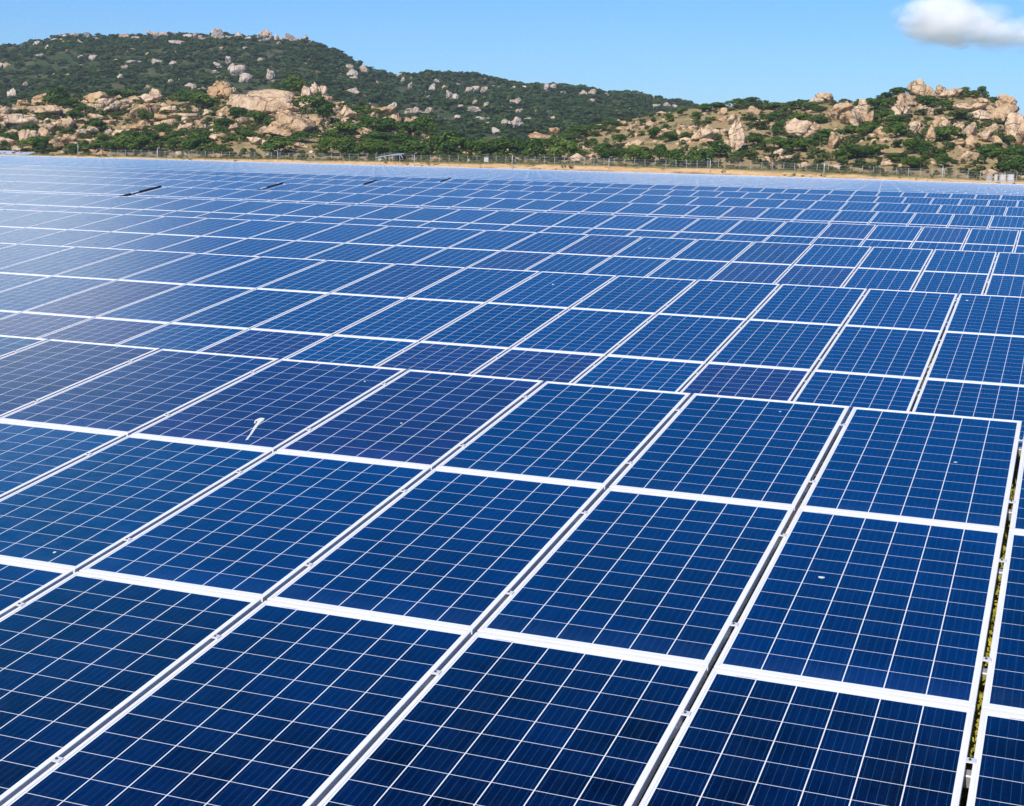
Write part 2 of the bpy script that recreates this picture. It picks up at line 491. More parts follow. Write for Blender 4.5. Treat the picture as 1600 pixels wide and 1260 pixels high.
class Hill:
    def __init__(s, ridge, r0, r1, back, amp, wl, seed, power=0.9):
        a = [az_el(x, y) for x, y in ridge]
        s.az = np.array([q[0] for q in a]); s.el = np.array([q[1] for q in a])
        s.r0, s.r1, s.back, s.amp, s.wl, s.seed, s.p = r0, r1, back, amp, wl, seed, power

    def z(s, az, r):
        az = np.asarray(az, float); r = np.asarray(r, float)
        X = CAM[0] + r * np.sin(az); Y = CAM[1] + r * np.cos(az)
        r0 = s.r0 / np.cos(np.clip(az, -1.1, 1.1)) ** 0.9
        r1 = r0 + (s.r1 - s.r0)
        zb = np.interp(X, PLX, PLZ) - 0.4
        zr = CAM[2] + r1 * np.interp(az, s.az, s.el)
        t = (r - r0) / (r1 - r0)
        up = zb + (zr - zb) * np.clip(t, 0, 1) ** s.p
        dn = zr - (zr - zb + 30) * np.clip((t - 1) * (r1 - r0) / s.back, 0, 1.2) ** 1.5
        z = np.where(t <= 1, up, dn)
        env = np.clip(t * 4, 0, 1) * np.clip(np.abs(t - 1) * 4 + 0.15, 0, 1)
        return z + s.amp * fbm(X / s.wl, Y / s.wl, s.seed, 5) * env

    def hit(s, x, y):
        """where the sight line through a photo pixel first meets the slope"""
        az, el = az_el(x, y)
        r0 = s.r0 / math.cos(az) ** 0.9
        rr = np.linspace(r0 - 2, r0 + (s.r1 - s.r0), 500)
        g = s.z(np.full_like(rr, az), rr) - (CAM[2] + el * rr)
        i = np.argmax(g > 0)
        if g[i] <= 0: i = len(rr) - 1
        r = rr[i]
        return np.array([CAM[0] + r * math.sin(az), CAM[1] + r * math.cos(az), float(s.z(az, r))]), r, az

    def mesh(s, name, a0, a1, na, nr, mat):
        az = np.linspace(a0, a1, na)
        tt = np.concatenate([np.linspace(-0.02, 1, nr), np.linspace(1.04, 1 + 1.1 * s.back / (s.r1 - s.r0), 16)])
        A, T = np.meshgrid(az, tt)
        Rr = s.r0 / np.cos(A) ** 0.9 + T * (s.r1 - s.r0)
        Z = s.z(A, Rr)
        v = np.stack([CAM[0] + Rr * np.sin(A), CAM[1] + Rr * np.cos(A), Z], -1).reshape(-1, 3)
        n2 = len(tt)
        i0 = (np.arange(n2 - 1)[:, None] * na + np.arange(na - 1)[None, :]).ravel()
        f = np.stack([i0, i0 + 1, i0 + na + 1, i0 + na], 1)
        return tag(link(name, np_mesh(name, v, f, [mat], True)), kind='structure')


H_FAR = Hill(RIDGE_FAR, 720, 1450, 500, 9.0, 70, 31, 0.95)
H_NEAR = Hill(RIDGE_NEAR, 412, 590, 110, 2.6, 22, 41, 0.85)
H_RIGHT = Hill(RIDGE_RIGHT, 408, 590, 130, 2.6, 22, 51, 0.85)
H_FAR.mesh('hill_far', R(-60), R(18), 420, 110, M_HILLF)
H_NEAR.mesh('hill_near', R(-58), R(-10), 380, 90, M_HILL)
H_RIGHT.mesh('hill_right', R(-24), R(26), 380, 90, M_HILL)

# ------------------------------------------------------------------ vegetation prototypes


def crown_quads(n, seed, nb=7, leaf=0.075, flat=0.8, spread=0.34, low=0.32):
    """leaf-sized quads spread through several uneven clumps; unit width, unit height"""
    g = np.random.default_rng(seed)
    c = np.stack([g.uniform(-spread, spread, nb), g.uniform(-spread, spread, nb), g.uniform(low, 0.76, nb)], 1)
    c[0] = (0, 0, 0.62)
    d = np.hypot(c[:, 0], c[:, 1]); c[:, 2] -= 0.45 * d * g.uniform(0.2, 1.0, nb)
    c[:, 2] = np.maximum(c[:, 2], 0.2)
    rad = g.uniform(0.15, 0.27, nb); rad[0] = 0.27
    b = g.choice(nb, n, p=rad ** 2 / (rad ** 2).sum())
    q = g.normal(size=(n, 3)); q /= np.linalg.norm(q, axis=1)[:, None]
    q[:, 2] = np.where((q[:, 2] < -0.3) & (g.random(n) < 0.6), -q[:, 2], q[:, 2])
    rr = rad[b] * g.uniform(0.72, 1.08, n) ** 1.0
    p = c[b] + q * rr[:, None] * np.array([1, 1, flat])
    nr = q + g.normal(size=(n, 3)) * 0.42 + np.array([0, 0, 0.25]); nr /= np.linalg.norm(nr, axis=1)[:, None]
    h = g.normal(size=(n, 3)); t1 = np.cross(nr, h); t1 /= np.linalg.norm(t1, axis=1)[:, None]
    t2 = np.cross(nr, t1)
    s = (leaf * g.uniform(0.6, 1.3, n))[:, None]
    v = np.stack([p - t1 * s, p + t2 * s * 0.6, p + t1 * s, p - t2 * s * 0.6], 1)
    tint = np.clip(g.random(nb)[b] * 0.6 + g.random(n) * 0.4, 0, 1)
    return v.reshape(-1, 3), tint


def quads_mesh(name, v, tint, mat):
    f = np.arange(len(v)).reshape(-1, 4)
    return np_mesh(name, v, f, [mat], False, attrs=[('tint', 'FACE', tint)])


CROWNS = [quads_mesh('crown', *crown_quads(1100, 100 + i, nb=8 + i % 4, leaf=0.052, flat=0.75 + 0.05 * (i % 3)), M_LEAF) for i in range(8)]
BUSHES = [quads_mesh('bush_leaves', *crown_quads(520, 200 + i, nb=6 + i % 3, leaf=0.072, low=0.25, flat=0.8), M_SCRUB) for i in range(6)]


def trunk_mesh(seed):
    g = random.Random(seed)
    bm = bmesh.new()
    lean = g.uniform(-0.06, 0.06)
    pts = [(0, 0, -0.08), (lean * 0.4, 0.01, 0.18), (lean, -0.01, 0.4), (lean * 1.2, 0.02, 0.62)]
    tube(bm, pts, [0.034, 0.026, 0.02, 0.01], 7)
    v0 = len(bm.verts)
    for j in range(4):
        a = j * 1.57 + g.uniform(-0.4, 0.4); rr = g.uniform(0.2, 0.3)
        tube(bm, [(lean * 0.5, 0, 0.2 + 0.06 * j), (lean * 0.6 + 0.5 * rr * math.cos(a), 0.5 * rr * math.sin(a), 0.40 + 0.03 * j),
                  (lean + rr * math.cos(a), rr * math.sin(a), 0.60)], [0.018, 0.012, 0.005], 5)
    return bm_mesh('trunk', bm, [M_BARK], True)


TRUNKS = [trunk_mesh(i) for i in range(4)]


def place_px(h, x, yb):
    return h.hit(x, yb)


ORD = lambda n: f"{n}{'th' if 10 <= n % 100 <= 20 else {1: 'st', 2: 'nd', 3: 'rd'}.get(n % 10, 'th')}"


def make_tree(p, w, hgt, k, label, group, name='tree'):
    t = empty(name, p, (0, 0, 0))
    tag(t, label, 'tree', group)
    c = link('crown', CROWNS[k % len(CROWNS)], t, (0, 0, 0), (0, 0, (k * 2.399) % 6.283), (w, w, hgt))
    u = link('trunk', TRUNKS[k % len(TRUNKS)], t, (0, 0, 0), (0, 0, k * 1.3), (min(w, hgt * 1.4), min(w, hgt * 1.4), hgt))
    return t


# trees along the fence: (x, y of base, width, height) in photo pixels
FENCE_TREES = [(53, 236, 36, 19), (71, 238, 16, 21), (112, 237, 20, 12), (129, 236, 22, 15), (150, 237, 25, 16), (172, 237, 24, 14), (198, 237, 36, 25), (226, 237, 31, 23), (246, 237, 22, 15),
               (271, 238, 20, 18), (306, 239, 34, 29), (340, 240, 28, 13), (432, 243, 48, 27), (510, 244, 30, 28), (541, 244, 34, 28), (570, 244, 28, 21), (593, 244, 30, 22), (614, 244, 24, 18), (641, 243, 40, 21),
               (680, 241, 28, 28), (702, 245, 48, 36), (733, 245, 32, 24), (757, 245, 42, 27), (787, 246, 38, 29), (808, 244, 28, 22), (836, 247, 32, 28), (876, 250, 42, 30), (905, 245, 20, 12),
               (940, 249, 32, 19), (957, 252, 26, 17), (990, 254, 33, 25), (1011, 255, 24, 18), (1031, 255, 30, 25), (1058, 262, 34, 26), (1088, 264, 40, 31), (1121, 246, 36, 24), (1153, 253, 16, 15), (1576, 272, 36, 17)]
SLOPE_N = [(47, 213, 32, 18), (90, 165, 34, 26), (113, 171, 28, 15), (176, 154, 30, 12), (200, 152, 30, 13), (300, 162, 34, 18), (318, 170, 40, 20), (283, 158, 26, 14), (459, 142, 34, 22), (437, 148, 28, 14),
           (497, 178, 40, 26), (505, 190, 32, 22), (535, 212, 40, 20), (575, 206, 42, 22), (610, 212, 40, 24), (640, 214, 38, 22), (665, 210, 36, 28), (560, 180, 34, 14), (405, 196, 26, 20),
           (370, 190, 34, 20), (385, 220, 30, 16), (470, 222, 40, 15), (226, 192, 20, 18), (150, 205, 30, 18), (256, 212, 20, 18), (270, 225, 22, 18), (240, 226, 30, 20), (205, 222, 32, 16), (160, 225, 30, 14),
           (340, 214, 26, 16), (130, 178, 22, 14), (60, 186, 22, 10), (20, 222, 34, 14), (15, 200, 20, 10), (118, 188, 22, 14), (350, 200, 30, 14), (590, 226, 44, 18), (625, 226, 40, 16), (518, 222, 34, 14)]
SLOPE_R = [(1022, 218, 22, 18), (970, 226, 22, 15), (927, 224, 14, 8), (1045, 191, 13, 13), (1040, 206, 14, 11), (1087, 189, 18, 13), (1050, 221, 24, 15), (1072, 218, 15, 11), (1065, 181, 15, 13), (947, 236, 28, 11),
           (1219, 211, 22, 21), (1238, 238, 34, 20), (1258, 236, 32, 18), (1310, 252, 30, 16), (1334, 248, 34, 20), (1352, 246, 28, 17), (1370, 243, 24, 16), (1426, 240, 34, 20), (1450, 241, 34, 19), (1397, 253, 24, 13),
           (1422, 266, 27, 18), (1444, 256, 17, 13), (1474, 261, 22, 18), (1547, 243, 36, 16), (1475, 223, 32, 22), (1405, 154, 32, 15), (1509, 146, 17, 10), (1535, 152, 15, 15), (1520, 152, 17, 9), (1385, 158, 26, 12),
           (1400, 200, 36, 18), (1360, 208, 34, 17), (1330, 214, 40, 16), (1450, 168, 30, 16), (1480, 172, 32, 14), (1500, 188, 32, 14), (1400, 215, 32, 18), (1290, 222, 34, 18), (1560, 250, 30, 16), (1585, 246, 30, 18),
           (1210, 172, 30, 11), (1245, 170, 32, 11), (1270, 172, 28, 12), (1175, 165, 26, 12), (1150, 168, 24, 12), (1210, 190, 28, 12), (1250, 190, 30, 12), (1280, 192, 26, 12), (1378, 190, 30, 18), (1375, 172, 36, 16),
           (1590, 262, 34, 18), (1178, 228, 28, 14), (1210, 232, 26, 16), (900, 215, 40, 14), (880, 226, 40, 16), (855, 232, 36, 14), (930, 206, 30, 10), (905, 206, 30, 10), (960, 197, 24, 8), (1120, 172, 26, 11), (1100, 176, 22, 12)]


def tone(w, h):
    a = 'broad low' if w > 1.9 * h else ('tall narrow' if h > 1.05 * w else 'round')
    return a


def lay_trees(lst, hill, off, where, group, gname, inner=0.5):
    order = sorted(range(len(lst)), key=lambda i: lst[i][0])
    rank = {i: n + 1 for n, i in enumerate(order)}
    for i, (x, yb, w, h) in enumerate(lst):
        hh = hill if not callable(hill) else hill(x)
        p, r, az = hh.hit(x, yb)
        s = r / F * 1.04
        sz = 'big' if w * h > 700 else ('mid-sized' if w * h > 330 else 'small')
        lab = f"{sz} {tone(w, h)} tree {where}, {ORD(rank[i])} from the left"
        make_tree(tuple(p - np.array([0, 0, 0.15])), w * s * 1.22, h * s * 1.26, i + off, lab, group, gname)


lay_trees(FENCE_TREES, lambda x: H_NEAR if x < 790 else H_RIGHT, 0, "in the line behind the fence", 'trees behind the fence', 'tree')
lay_trees(SLOPE_N, H_NEAR, 50, "among boulders of the left near hill", 'trees on the left near hill', 'tree')
lay_trees(SLOPE_R, H_RIGHT, 100, "among boulders of the right hill", 'trees on the right hill', 'tree')


# ------------------------------------------------------------------ scrub (stuff)


def merge(protos, pos, scl, rotz, kk):
    vs, ts = [], []
    for p, s, a, k in zip(pos, scl, rotz, kk):
        v, t = protos[k]
        c, sn = math.cos(a), math.sin(a)
        q = np.empty_like(v)
        q[:, 0] = (v[:, 0] * c - v[:, 1] * sn) * s[0] + p[0]
        q[:, 1] = (v[:, 0] * sn + v[:, 1] * c) * s[0] + p[1]
        q[:, 2] = v[:, 2] * s[1] + p[2]
        vs.append(q); ts.append(np.clip(t * 0.5 + random.random() * 0.75 - 0.08, 0, 1))
    return np.concatenate(vs), np.concatenate(ts)


def scatter(hill, a0, a1, n, t0, t1, seed, dens=None):
    g = np.random.default_rng(seed)
    az = g.uniform(a0, a1, n); t = g.uniform(t0, t1, n)
    r = hill.r0 / np.cos(az) ** 0.9 + t * (hill.r1 - hill.r0)
    z = hill.z(az, r)
    X = CAM[0] + r * np.sin(az); Y = CAM[1] + r * np.cos(az)
    keep = np.ones(n, bool)
    if dens is not None: keep = g.random(n) < dens(X, Y, az, t)
    return np.stack([X, Y, z], 1)[keep], g


def scrub(name, hill, a0, a1, n, t0, t1, seed, protos, wmin, wmax, mat, label, dens=None, hr=(0.55, 0.8)):
    pos, g = scatter(hill, a0, a1, n, t0, t1, seed, dens)
    m = len(pos)
    w = wmin + (wmax - wmin) * g.random(m) ** 1.6
    h = w * g.uniform(*hr, m)
    pos[:, 2] -= 0.2 * h
    v, t = merge(protos, pos, np.stack([w, h], 1), g.uniform(0, 6.28, m), g.integers(0, len(protos), m))
    o = link(name, quads_mesh(name, v, t, mat))
    return tag(o, label, 'scrub', None, 'stuff')


SP = [crown_quads(150, 300 + i, nb=5, leaf=0.115, low=0.25) for i in range(6)]
FP = [crown_quads(80, 330 + i, nb=5, leaf=0.15, low=0.3) for i in range(6)]
TP = [crown_quads(60, 360 + i, nb=5, leaf=0.10, low=0.2) for i in range(4)]
AZL, AZR = R(-42), R(-3.5)


def dens_near(X, Y, az, t): return np.clip(0.62 + 1.6 * fbm(X / 28, Y / 28, 61, 3), 0.05, 1)


def dens_right(X, Y, az, t):
    px = (np.tan(az + R(22.3)) * F + CX)            # bearing only: the west shoulder is grassier
    return np.clip(0.60 + 1.5 * fbm(X / 26, Y / 26, 62, 3), 0.05, 1) * np.where(px < 1150, np.where(t > 0.15, 0.32, 0.6), 1.0)


scrub('scrub', H_NEAR, R(-44), R(-17), 5400, 0.0, 1.06, 71, SP, 1.2, 4.8, M_SCRUB, 'green scrub growing between the boulders of the left near hill', dens_near)
scrub('scrub', H_RIGHT, R(-21), R(4), 3900, 0.0, 1.08, 72, SP, 1.1, 4.6, M_SCRUB, 'green scrub growing between the boulders of the right hill', dens_right)
scrub('dry_scrub', H_NEAR, R(-44), R(-17), 500, 0.0, 1.0, 73, TP, 1.0, 3.4, M_TWIG, 'leafless grey brown brush on the left near hill', None, (0.5, 0.7))
scrub('dry_scrub', H_RIGHT, R(-21), R(4), 700, 0.0, 1.0, 74, TP, 1.0, 3.0, M_TWIG, 'leafless grey brown brush on the right hill', None, (0.5, 0.7))
scrub('forest', H_FAR, R(-46), R(-4), 22000, 0.05, 1.03, 75, FP, 4.0, 11.0, M_FOREST, 'dense dark green forest covering the high hill behind', lambda X, Y, az, t: np.clip(0.75 + 1.2 * fbm(X / 60, Y / 60, 64, 3), 0.25, 1), (0.45, 0.75))

# ------------------------------------------------------------------ boulders


def rock_mesh(name, seed, w, d, h, mat, sub=3, block=0.5):
    g = random.Random(seed)
    bm = bmesh.new()
    bmesh.ops.create_icosphere(bm, subdivisions=sub, radius=1.0)
    v = np.array([q.co for q in bm.verts])
    pw = 1.0 - 0.42 * block
    v = np.sign(v) * np.abs(v) ** pw
    o1, o2 = g.uniform(0, 99), g.uniform(0, 99)
    # big lobes first, then flat joint faces, then small roughness
    lump = fbm(v[:, 0] * 0.9 + o1 + v[:, 2] * 0.5, v[:, 1] * 0.9 + v[:, 2] * 1.1 + o2, seed % 97, 3)
    v = v * (1 + 0.42 * lump)[:, None]
    v[:, 0] += g.uniform(-0.35, 0.35) * v[:, 2]
    for _ in range(g.randint(9, 15)):
        a = np.array([g.gauss(0, 1), g.gauss(0, 1), g.gauss(0, 0.8)]); a /= np.linalg.norm(a)
        k = g.uniform(0.38, 0.82)
        e = np.maximum(0, v @ a - k)
        v = v - e[:, None] * a * g.uniform(0.85, 1.0)
    for _ in range(g.randint(1, 3)):
        a = np.array([g.gauss(0, 1), g.gauss(0, 0.6), g.gauss(0, 0.5)]); a /= np.linalg.norm(a)
        k = g.uniform(-0.45, 0.45)
        dd = v @ a - k
        v = v * (1 - 0.30 * np.exp(-(dd / 0.08) ** 2))[:, None]
        v = v + np.where(dd > 0, g.uniform(-0.16, 0.16), 0.0)[:, None] * np.array([0.3, 0.3, 1.0])
    fine = fbm(v[:, 0] * 3.2 + v[:, 2] * 2.3 + o2, v[:, 1] * 3.2 - v[:, 2] * 1.9 + o1, seed % 89, 3)
    v = v * (1 + 0.14 * fine)[:, None]
    lo, hi = v.min(0), v.max(0)
    v = (v - (lo + hi) / 2) / (hi - lo)
    v = v * np.array([w, d, h])
    for q, c in zip(bm.verts, v): q.co = c
    return bm_mesh(name, bm, [mat], True)


# (x, y of base, width, height) photo pixels [, label]
B_NEAR = [(40, 166, 22, 8), (64.5, 165, 25, 16), (8, 181, 20, 13), (28, 204, 58, 22, 'long low tan rock slab sloping down at the photo’s left edge'), (73, 185, 52, 20), (106, 185, 18, 14),
          (152, 162, 25, 16), (137, 175, 23, 12), (172, 180, 30, 23, 'blocky cracked tan boulder with a flat face, left part of near hill'), (197, 172, 22, 15), (151, 192, 21, 12), (172, 195, 23, 7), (242, 151, 17, 15),
          (248, 138, 8, 12, 'small upright stone balanced on a square boulder'), (233, 163, 34, 15), (223, 187, 46, 22, 'broad pale slab boulder with a tree growing before it'), (265, 177, 36, 10), (283, 187, 36, 9),
          (345, 156, 34, 26, 'domed tan boulder on the near hill crest with a split face'), (333, 156, 17, 15), (361, 147, 15, 11), (404, 179, 98, 35, 'huge smooth tan whaleback boulder near the middle of the near hill'),
          (39, 229, 20, 22), (50, 226, 22, 20), (71, 219, 18, 17), (66, 209, 14, 13), (81, 206, 15, 15), (92, 205, 13, 14), (107, 207, 19, 22), (122, 206, 23, 12), (132, 215, 27, 12), (88, 235, 23, 16), (99, 229, 17, 13),
          (260, 201, 34, 13), (316, 207, 21, 13), (252, 221, 23, 13), (197, 207, 17, 9), (352, 177, 13, 9), (325, 181, 15, 9), (305, 177, 11, 7), (342, 218, 23, 9),
          (478, 153, 15, 17), (492, 152, 17, 21, 'jagged pale rock tower at the top of the near hill'), (504, 153, 13, 17), (485, 168, 40, 16), (510, 168, 18, 16), (437, 178, 26, 13), (457, 176, 23, 10),
          (449, 211, 84, 34, 'huge reddish dome boulder above the fence trees'), (526, 182, 13, 15), (545, 187, 24, 20, 'round ball shaped boulder beside a smaller leaning one'), (540, 190, 21, 6), (602, 182, 32, 15), (617, 197, 24, 19),
          (584, 188, 13, 11), (644, 200, 31, 16), (603, 193, 11, 9), (560, 218, 19, 6),
          (20, 215, 28, 11), (110, 222, 20, 10), (145, 208, 18, 10), (165, 205, 16, 9), (185, 215, 19, 10), (215, 205, 24, 10), (235, 215, 18, 8), (290, 205, 24, 11), (300, 190, 28, 11), (345, 195, 22, 10), (365, 205, 18, 9),
          (380, 195, 22, 11), (330, 222, 20, 9), (285, 222, 18, 8), (310, 228, 18, 8), (210, 228, 16, 7), (180, 228, 16, 8), (60, 235, 18, 8), (120, 232, 20, 9), (140, 228, 18, 9), (400, 225, 26, 10), (420, 228, 22, 8),
          (470, 232, 22, 8), (535, 225, 20, 7), (10, 230, 24, 13), (30, 238, 20, 9), (130, 196, 24, 10), (255, 190, 26, 10), (320, 168, 20, 10), (470, 190, 24, 9)]
B_RIGHT = [(845, 214, 38, 11, 'flat cream boulder slab above the trees between the two near hills'), (866, 212, 18, 12), (797, 222, 15, 4), (1097, 221, 33, 19), (1119, 217, 15, 13), (1152, 236, 24, 40, 'tall upright tan rock standing alone low on the right hill'),
           (1146, 195, 20, 15), (1130, 181, 11, 11), (1104, 227, 23, 9), (1135, 232, 13, 13), (1127, 191, 16, 9), (1177, 181, 21, 13), (1194, 256, 19, 10), (1082, 216, 11, 9), (1130, 213, 11, 10), (1062, 211, 13, 7), (1195, 198, 13, 9),
           (1286, 158, 28, 13, 'smooth egg shaped boulder lying on the skyline of the right hill'), (1275, 163, 22, 8), (1317, 178, 28, 18), (1302, 188, 21, 17), (1340, 198, 23, 38, 'tall pointed boulder in the middle of the right hill cluster'),
           (1322, 198, 20, 21), (1355, 198, 12, 22), (1366, 191, 12, 11), (1250, 218, 43, 26, 'wide broken block of tan rock on the right hill slope'), (1272, 208, 19, 15), (1302, 233, 18, 23), (1310, 226, 13, 13), (1217, 245, 16, 11),
           (1225, 256, 23, 11), (1257, 265, 21, 10), (1305, 267, 21, 9), (1431, 150, 27, 24, 'square topped boulder, highest rock on the right hill skyline'), (1447, 156, 22, 22), (1415, 167, 23, 18), (1407, 186, 28, 21), (1400, 168, 13, 9),
           (1450, 181, 16, 11), (1442, 176, 11, 10), (1425, 213, 20, 20), (1375, 212, 21, 12), (1462, 201, 16, 16), (1474, 205, 15, 16), (1454, 223, 15, 21), (1485, 153, 31, 12), (1500, 152, 23, 10), (1469, 148, 15, 13), (1495, 146, 15, 8),
           (1515, 176, 47, 13), (1532, 188, 42, 14), (1527, 167, 16, 10), (1537, 163, 16, 9), (1562, 194, 46, 28, 'great rounded rock shoulder at the end of the right hill'), (1570, 173, 30, 22), (1582, 222, 28, 38), (1596, 229, 20, 40),
           (1515, 213, 16, 19), (1517, 233, 19, 18), (1495, 231, 31, 12), (1537, 223, 19, 16), (1557, 231, 16, 16), (1510, 253, 16, 16), (1550, 211, 19, 16), (1497, 203, 17, 11), (1385, 261, 16, 9), (1407, 265, 11, 8)]
B_FAR = [(100, 63, 21, 9), (116, 62, 16, 10), (135, 63, 10, 11), (125, 70, 12, 8), (57, 71, 11, 7), (195, 63, 16, 11), (244, 62, 30, 13), (270, 57, 10, 7), (340, 64, 21, 19), (295, 62, 17, 9), (306, 61, 9, 10), (374, 63, 16, 13),
         (281, 71, 30, 8), (246, 102, 18, 9), (210, 103, 26, 7), (145, 96, 13, 9), (63, 93, 16, 8), (129, 96, 13, 8), (194, 113, 11, 10), (366, 114, 20, 13), (373, 123, 26, 18), (384, 131, 20, 14), (340, 107, 16, 8), (357, 101, 9, 12), (337, 118, 12, 7),
         (3, 107, 9, 7), (75, 80, 9, 8), (266, 133, 10, 8), (283, 132, 15, 7), (298, 142, 19, 11), (18, 158, 13, 18), (40, 138, 10, 9), (270, 101, 13, 5), (223, 130, 10, 6), (188, 123, 9, 6), (383, 79, 10, 5),
         (415, 68, 20, 23, 'tall square crag, biggest rock on the skyline of the high hill'), (432, 66, 8, 13), (454, 66, 16, 14), (474, 67, 15, 13), (402, 65, 9, 9), (407, 97, 16, 6), (423, 125, 13, 15), (545, 114, 15, 12), (550, 122, 18, 13), (553, 128, 14, 9),
         (569, 116, 14, 13), (550, 150, 21, 12), (625, 123, 12, 8), (630, 130, 8, 8), (641, 141, 8, 11), (675, 147, 10, 15), (665, 160, 15, 9), (702, 161, 11, 18), (711, 161, 10, 13), (692, 158, 12, 7), (733, 151, 15, 13), (743, 149, 14, 13),
         (756, 150, 12, 13), (720, 138, 16, 6), (683, 132, 12, 7), (775, 141, 19, 6), (612, 173, 16, 12), (650, 183, 35, 14), (670, 181, 16, 12), (640, 181, 15, 9), (683, 189, 16, 6), (741, 177, 23, 9), (719, 172, 9, 7), (742, 165, 9, 8),
         (715, 187, 11, 6), (750, 196, 15, 13), (760, 192, 17, 7), (766, 201, 16, 9), (775, 210, 13, 10), (790, 202, 14, 14), (798, 202, 12, 12), (759, 171, 12, 10), (790, 172, 25, 6), (805, 168, 18, 13), (811, 180, 11, 9), (849, 180, 25, 7),
         (808, 203, 15, 18), (816, 206, 11, 13), (826, 195, 16, 10), (843, 195, 16, 7), (862, 192, 16, 9), (855, 145, 11, 13), (863, 142, 13, 10), (877, 151, 16, 6), (912, 153, 16, 11), (925, 150, 13, 9), (922, 165, 12, 9), (947, 152, 8, 6),
         (85, 66, 14, 6), (150, 64, 14, 6), (212, 63, 14, 6), (318, 63, 16, 7), (358, 63, 14, 7), (388, 64, 12, 7), (442, 67, 14, 9), (464, 68, 14, 9), (485, 71, 10, 7), (980, 150, 14, 6), (992, 151, 11, 6), (982, 176, 7, 6), (1026, 173, 16, 9), (1042, 170, 12, 9), (1054, 169, 11, 5), (821, 141, 11, 6), (804, 141, 13, 6)]


def lay_rocks(lst, hill, mat, where, group, seed0, blocky):
    order = sorted(range(len(lst)), key=lambda i: lst[i][0])
    rank = {i: n + 1 for n, i in enumerate(order)}
    for i, e in enumerate(lst):
        x, yb, w, h = e[:4]
        p, r, az = hill.hit(x, yb)
        s = r / F
        crest = 0.85 if (hill is H_FAR and yb < 76) else 1.0
        W_, H_ = w * s * (1.14 if hill is H_NEAR else 1.06), h * s * 1.22 * crest
        D_ = max(0.75 * W_, 0.7 * H_)
        me = rock_mesh('boulder', seed0 + i * 7, W_, D_, H_, mat, 4 if w * h > 350 else 3, blocky)
        fw = np.array([math.sin(az), math.cos(az), 0])
        c = p + fw * D_ * 0.30 + np.array([0, 0, H_ * 0.40])
        g = random.Random(seed0 + i)
        o = link('boulder', me, None, tuple(c), (g.uniform(-0.08, 0.08), g.uniform(-0.14, 0.14), -az + g.uniform(-0.25, 0.25)))
        if len(e) > 4: lab = e[4]
        else:
            sh = 'flat slab-like' if w > 2.1 * h else ('upright' if h > 1.05 * w else ('blocky' if i % 2 else 'rounded'))
            sz = 'large' if w * h > 420 else ('mid-sized' if w * h > 150 else 'small')
            lab = f"{sz} {sh} boulder {where}, {ORD(rank[i])} from the left"
        tag(o, lab, 'boulder', group)


lay_rocks(B_NEAR, H_NEAR, M_ROCK, 'on the left near hill', 'boulders on the left near hill', 1000, 0.35)
lay_rocks(B_RIGHT, H_RIGHT, M_ROCK, 'on the right hill', 'boulders on the right hill', 2000, 0.4)
lay_rocks(B_FAR, H_FAR, M_ROCKF, 'on the wooded high hill', 'boulders on the high hill', 3000, 0.6)


def rubble(name, hill, a0, a1, n, seed, label, big=1.0):
    """loose stones too many to count: one object"""
    g = np.random.default_rng(seed)
    pos, _ = scatter(hill, a0, a1, n, 0.0, 1.0, seed, lambda X, Y, az, t: np.clip(0.4 + 2.0 * fbm(X / 18, Y / 18, 66, 3), 0.02, 1))
    bm = bmesh.new(); bmesh.ops.create_icosphere(bm, subdivisions=1, radius=0.5)
    bv = np.array([v.co for v in bm.verts]); bf = np.array([[v.index for v in f.verts] for f in bm.faces]); bm.free()
    vs, fs = [], []
    for i, p in enumerate(pos):
        s = (0.5 + 3.0 * g.random() ** 2.4) * big
        q = bv * (1 + g.normal(size=(len(bv), 1)) * 0.14) * np.array([s * g.uniform(0.8, 1.6), s * g.uniform(0.8, 1.4), s * g.uniform(0.5, 1.0)])
        a = g.uniform(0, 6.28); c, sn = math.cos(a), math.sin(a)
        q = np.stack([q[:, 0] * c - q[:, 1] * sn, q[:, 0] * sn + q[:, 1] * c, q[:, 2]], 1)
        vs.append(q + p + np.array([0, 0, 1.2 * max(0, big - 2)])); fs.append(bf + i * len(bv))
    return tag(link(name, np_mesh(name, np.concatenate(vs), np.concatenate(fs), [M_ROCK], False)), label, 'rocks', None, 'stuff')


rubble('loose_rocks', H_NEAR, R(-44), R(-17), 1800, 81, 'loose pale stones strewn over the left near hill')
rubble('rock_debris', H_NEAR, R(-44), R(-17), 520, 84, 'broken pale rocks heaped between the boulders of the left near hill', 1.7)
rubble('rock_debris', H_RIGHT, R(-21), R(4), 260, 85, 'broken pale rocks heaped between the boulders of the right hill', 1.6)
rubble('loose_rocks', H_FAR, R(-44), R(-6), 900, 83, 'scattered small pale outcrops among the forest of the high hill', 2.2)
rubble('loose_rocks', H_RIGHT, R(-21), R(4), 1300, 82, 'loose pale stones strewn over the right hill')

# ------------------------------------------------------------------ solar panels


def frame_arrays():
    hw, hl, b, lip = W / 2, L / 2, 0.0015, 0.017
    loops = [(hw, hl, -DEPTH), (hw, hl, -b), (hw - b, hl - b, 0), (hw - lip, hl - lip, 0), (hw - lip, hl - lip, -0.004)]
    v, f = [], []
    for (x, y, z) in loops: v += [(-x, -y, z), (x, -y, z), (x, y, z), (-x, y, z)]
    for k in range(len(loops) - 1):
        for j in range(4):
            a, c = k * 4 + j, k * 4 + (j + 1) % 4
            f.append((a, c, c + 4, a + 4))
    return np.array(v), np.array(f)


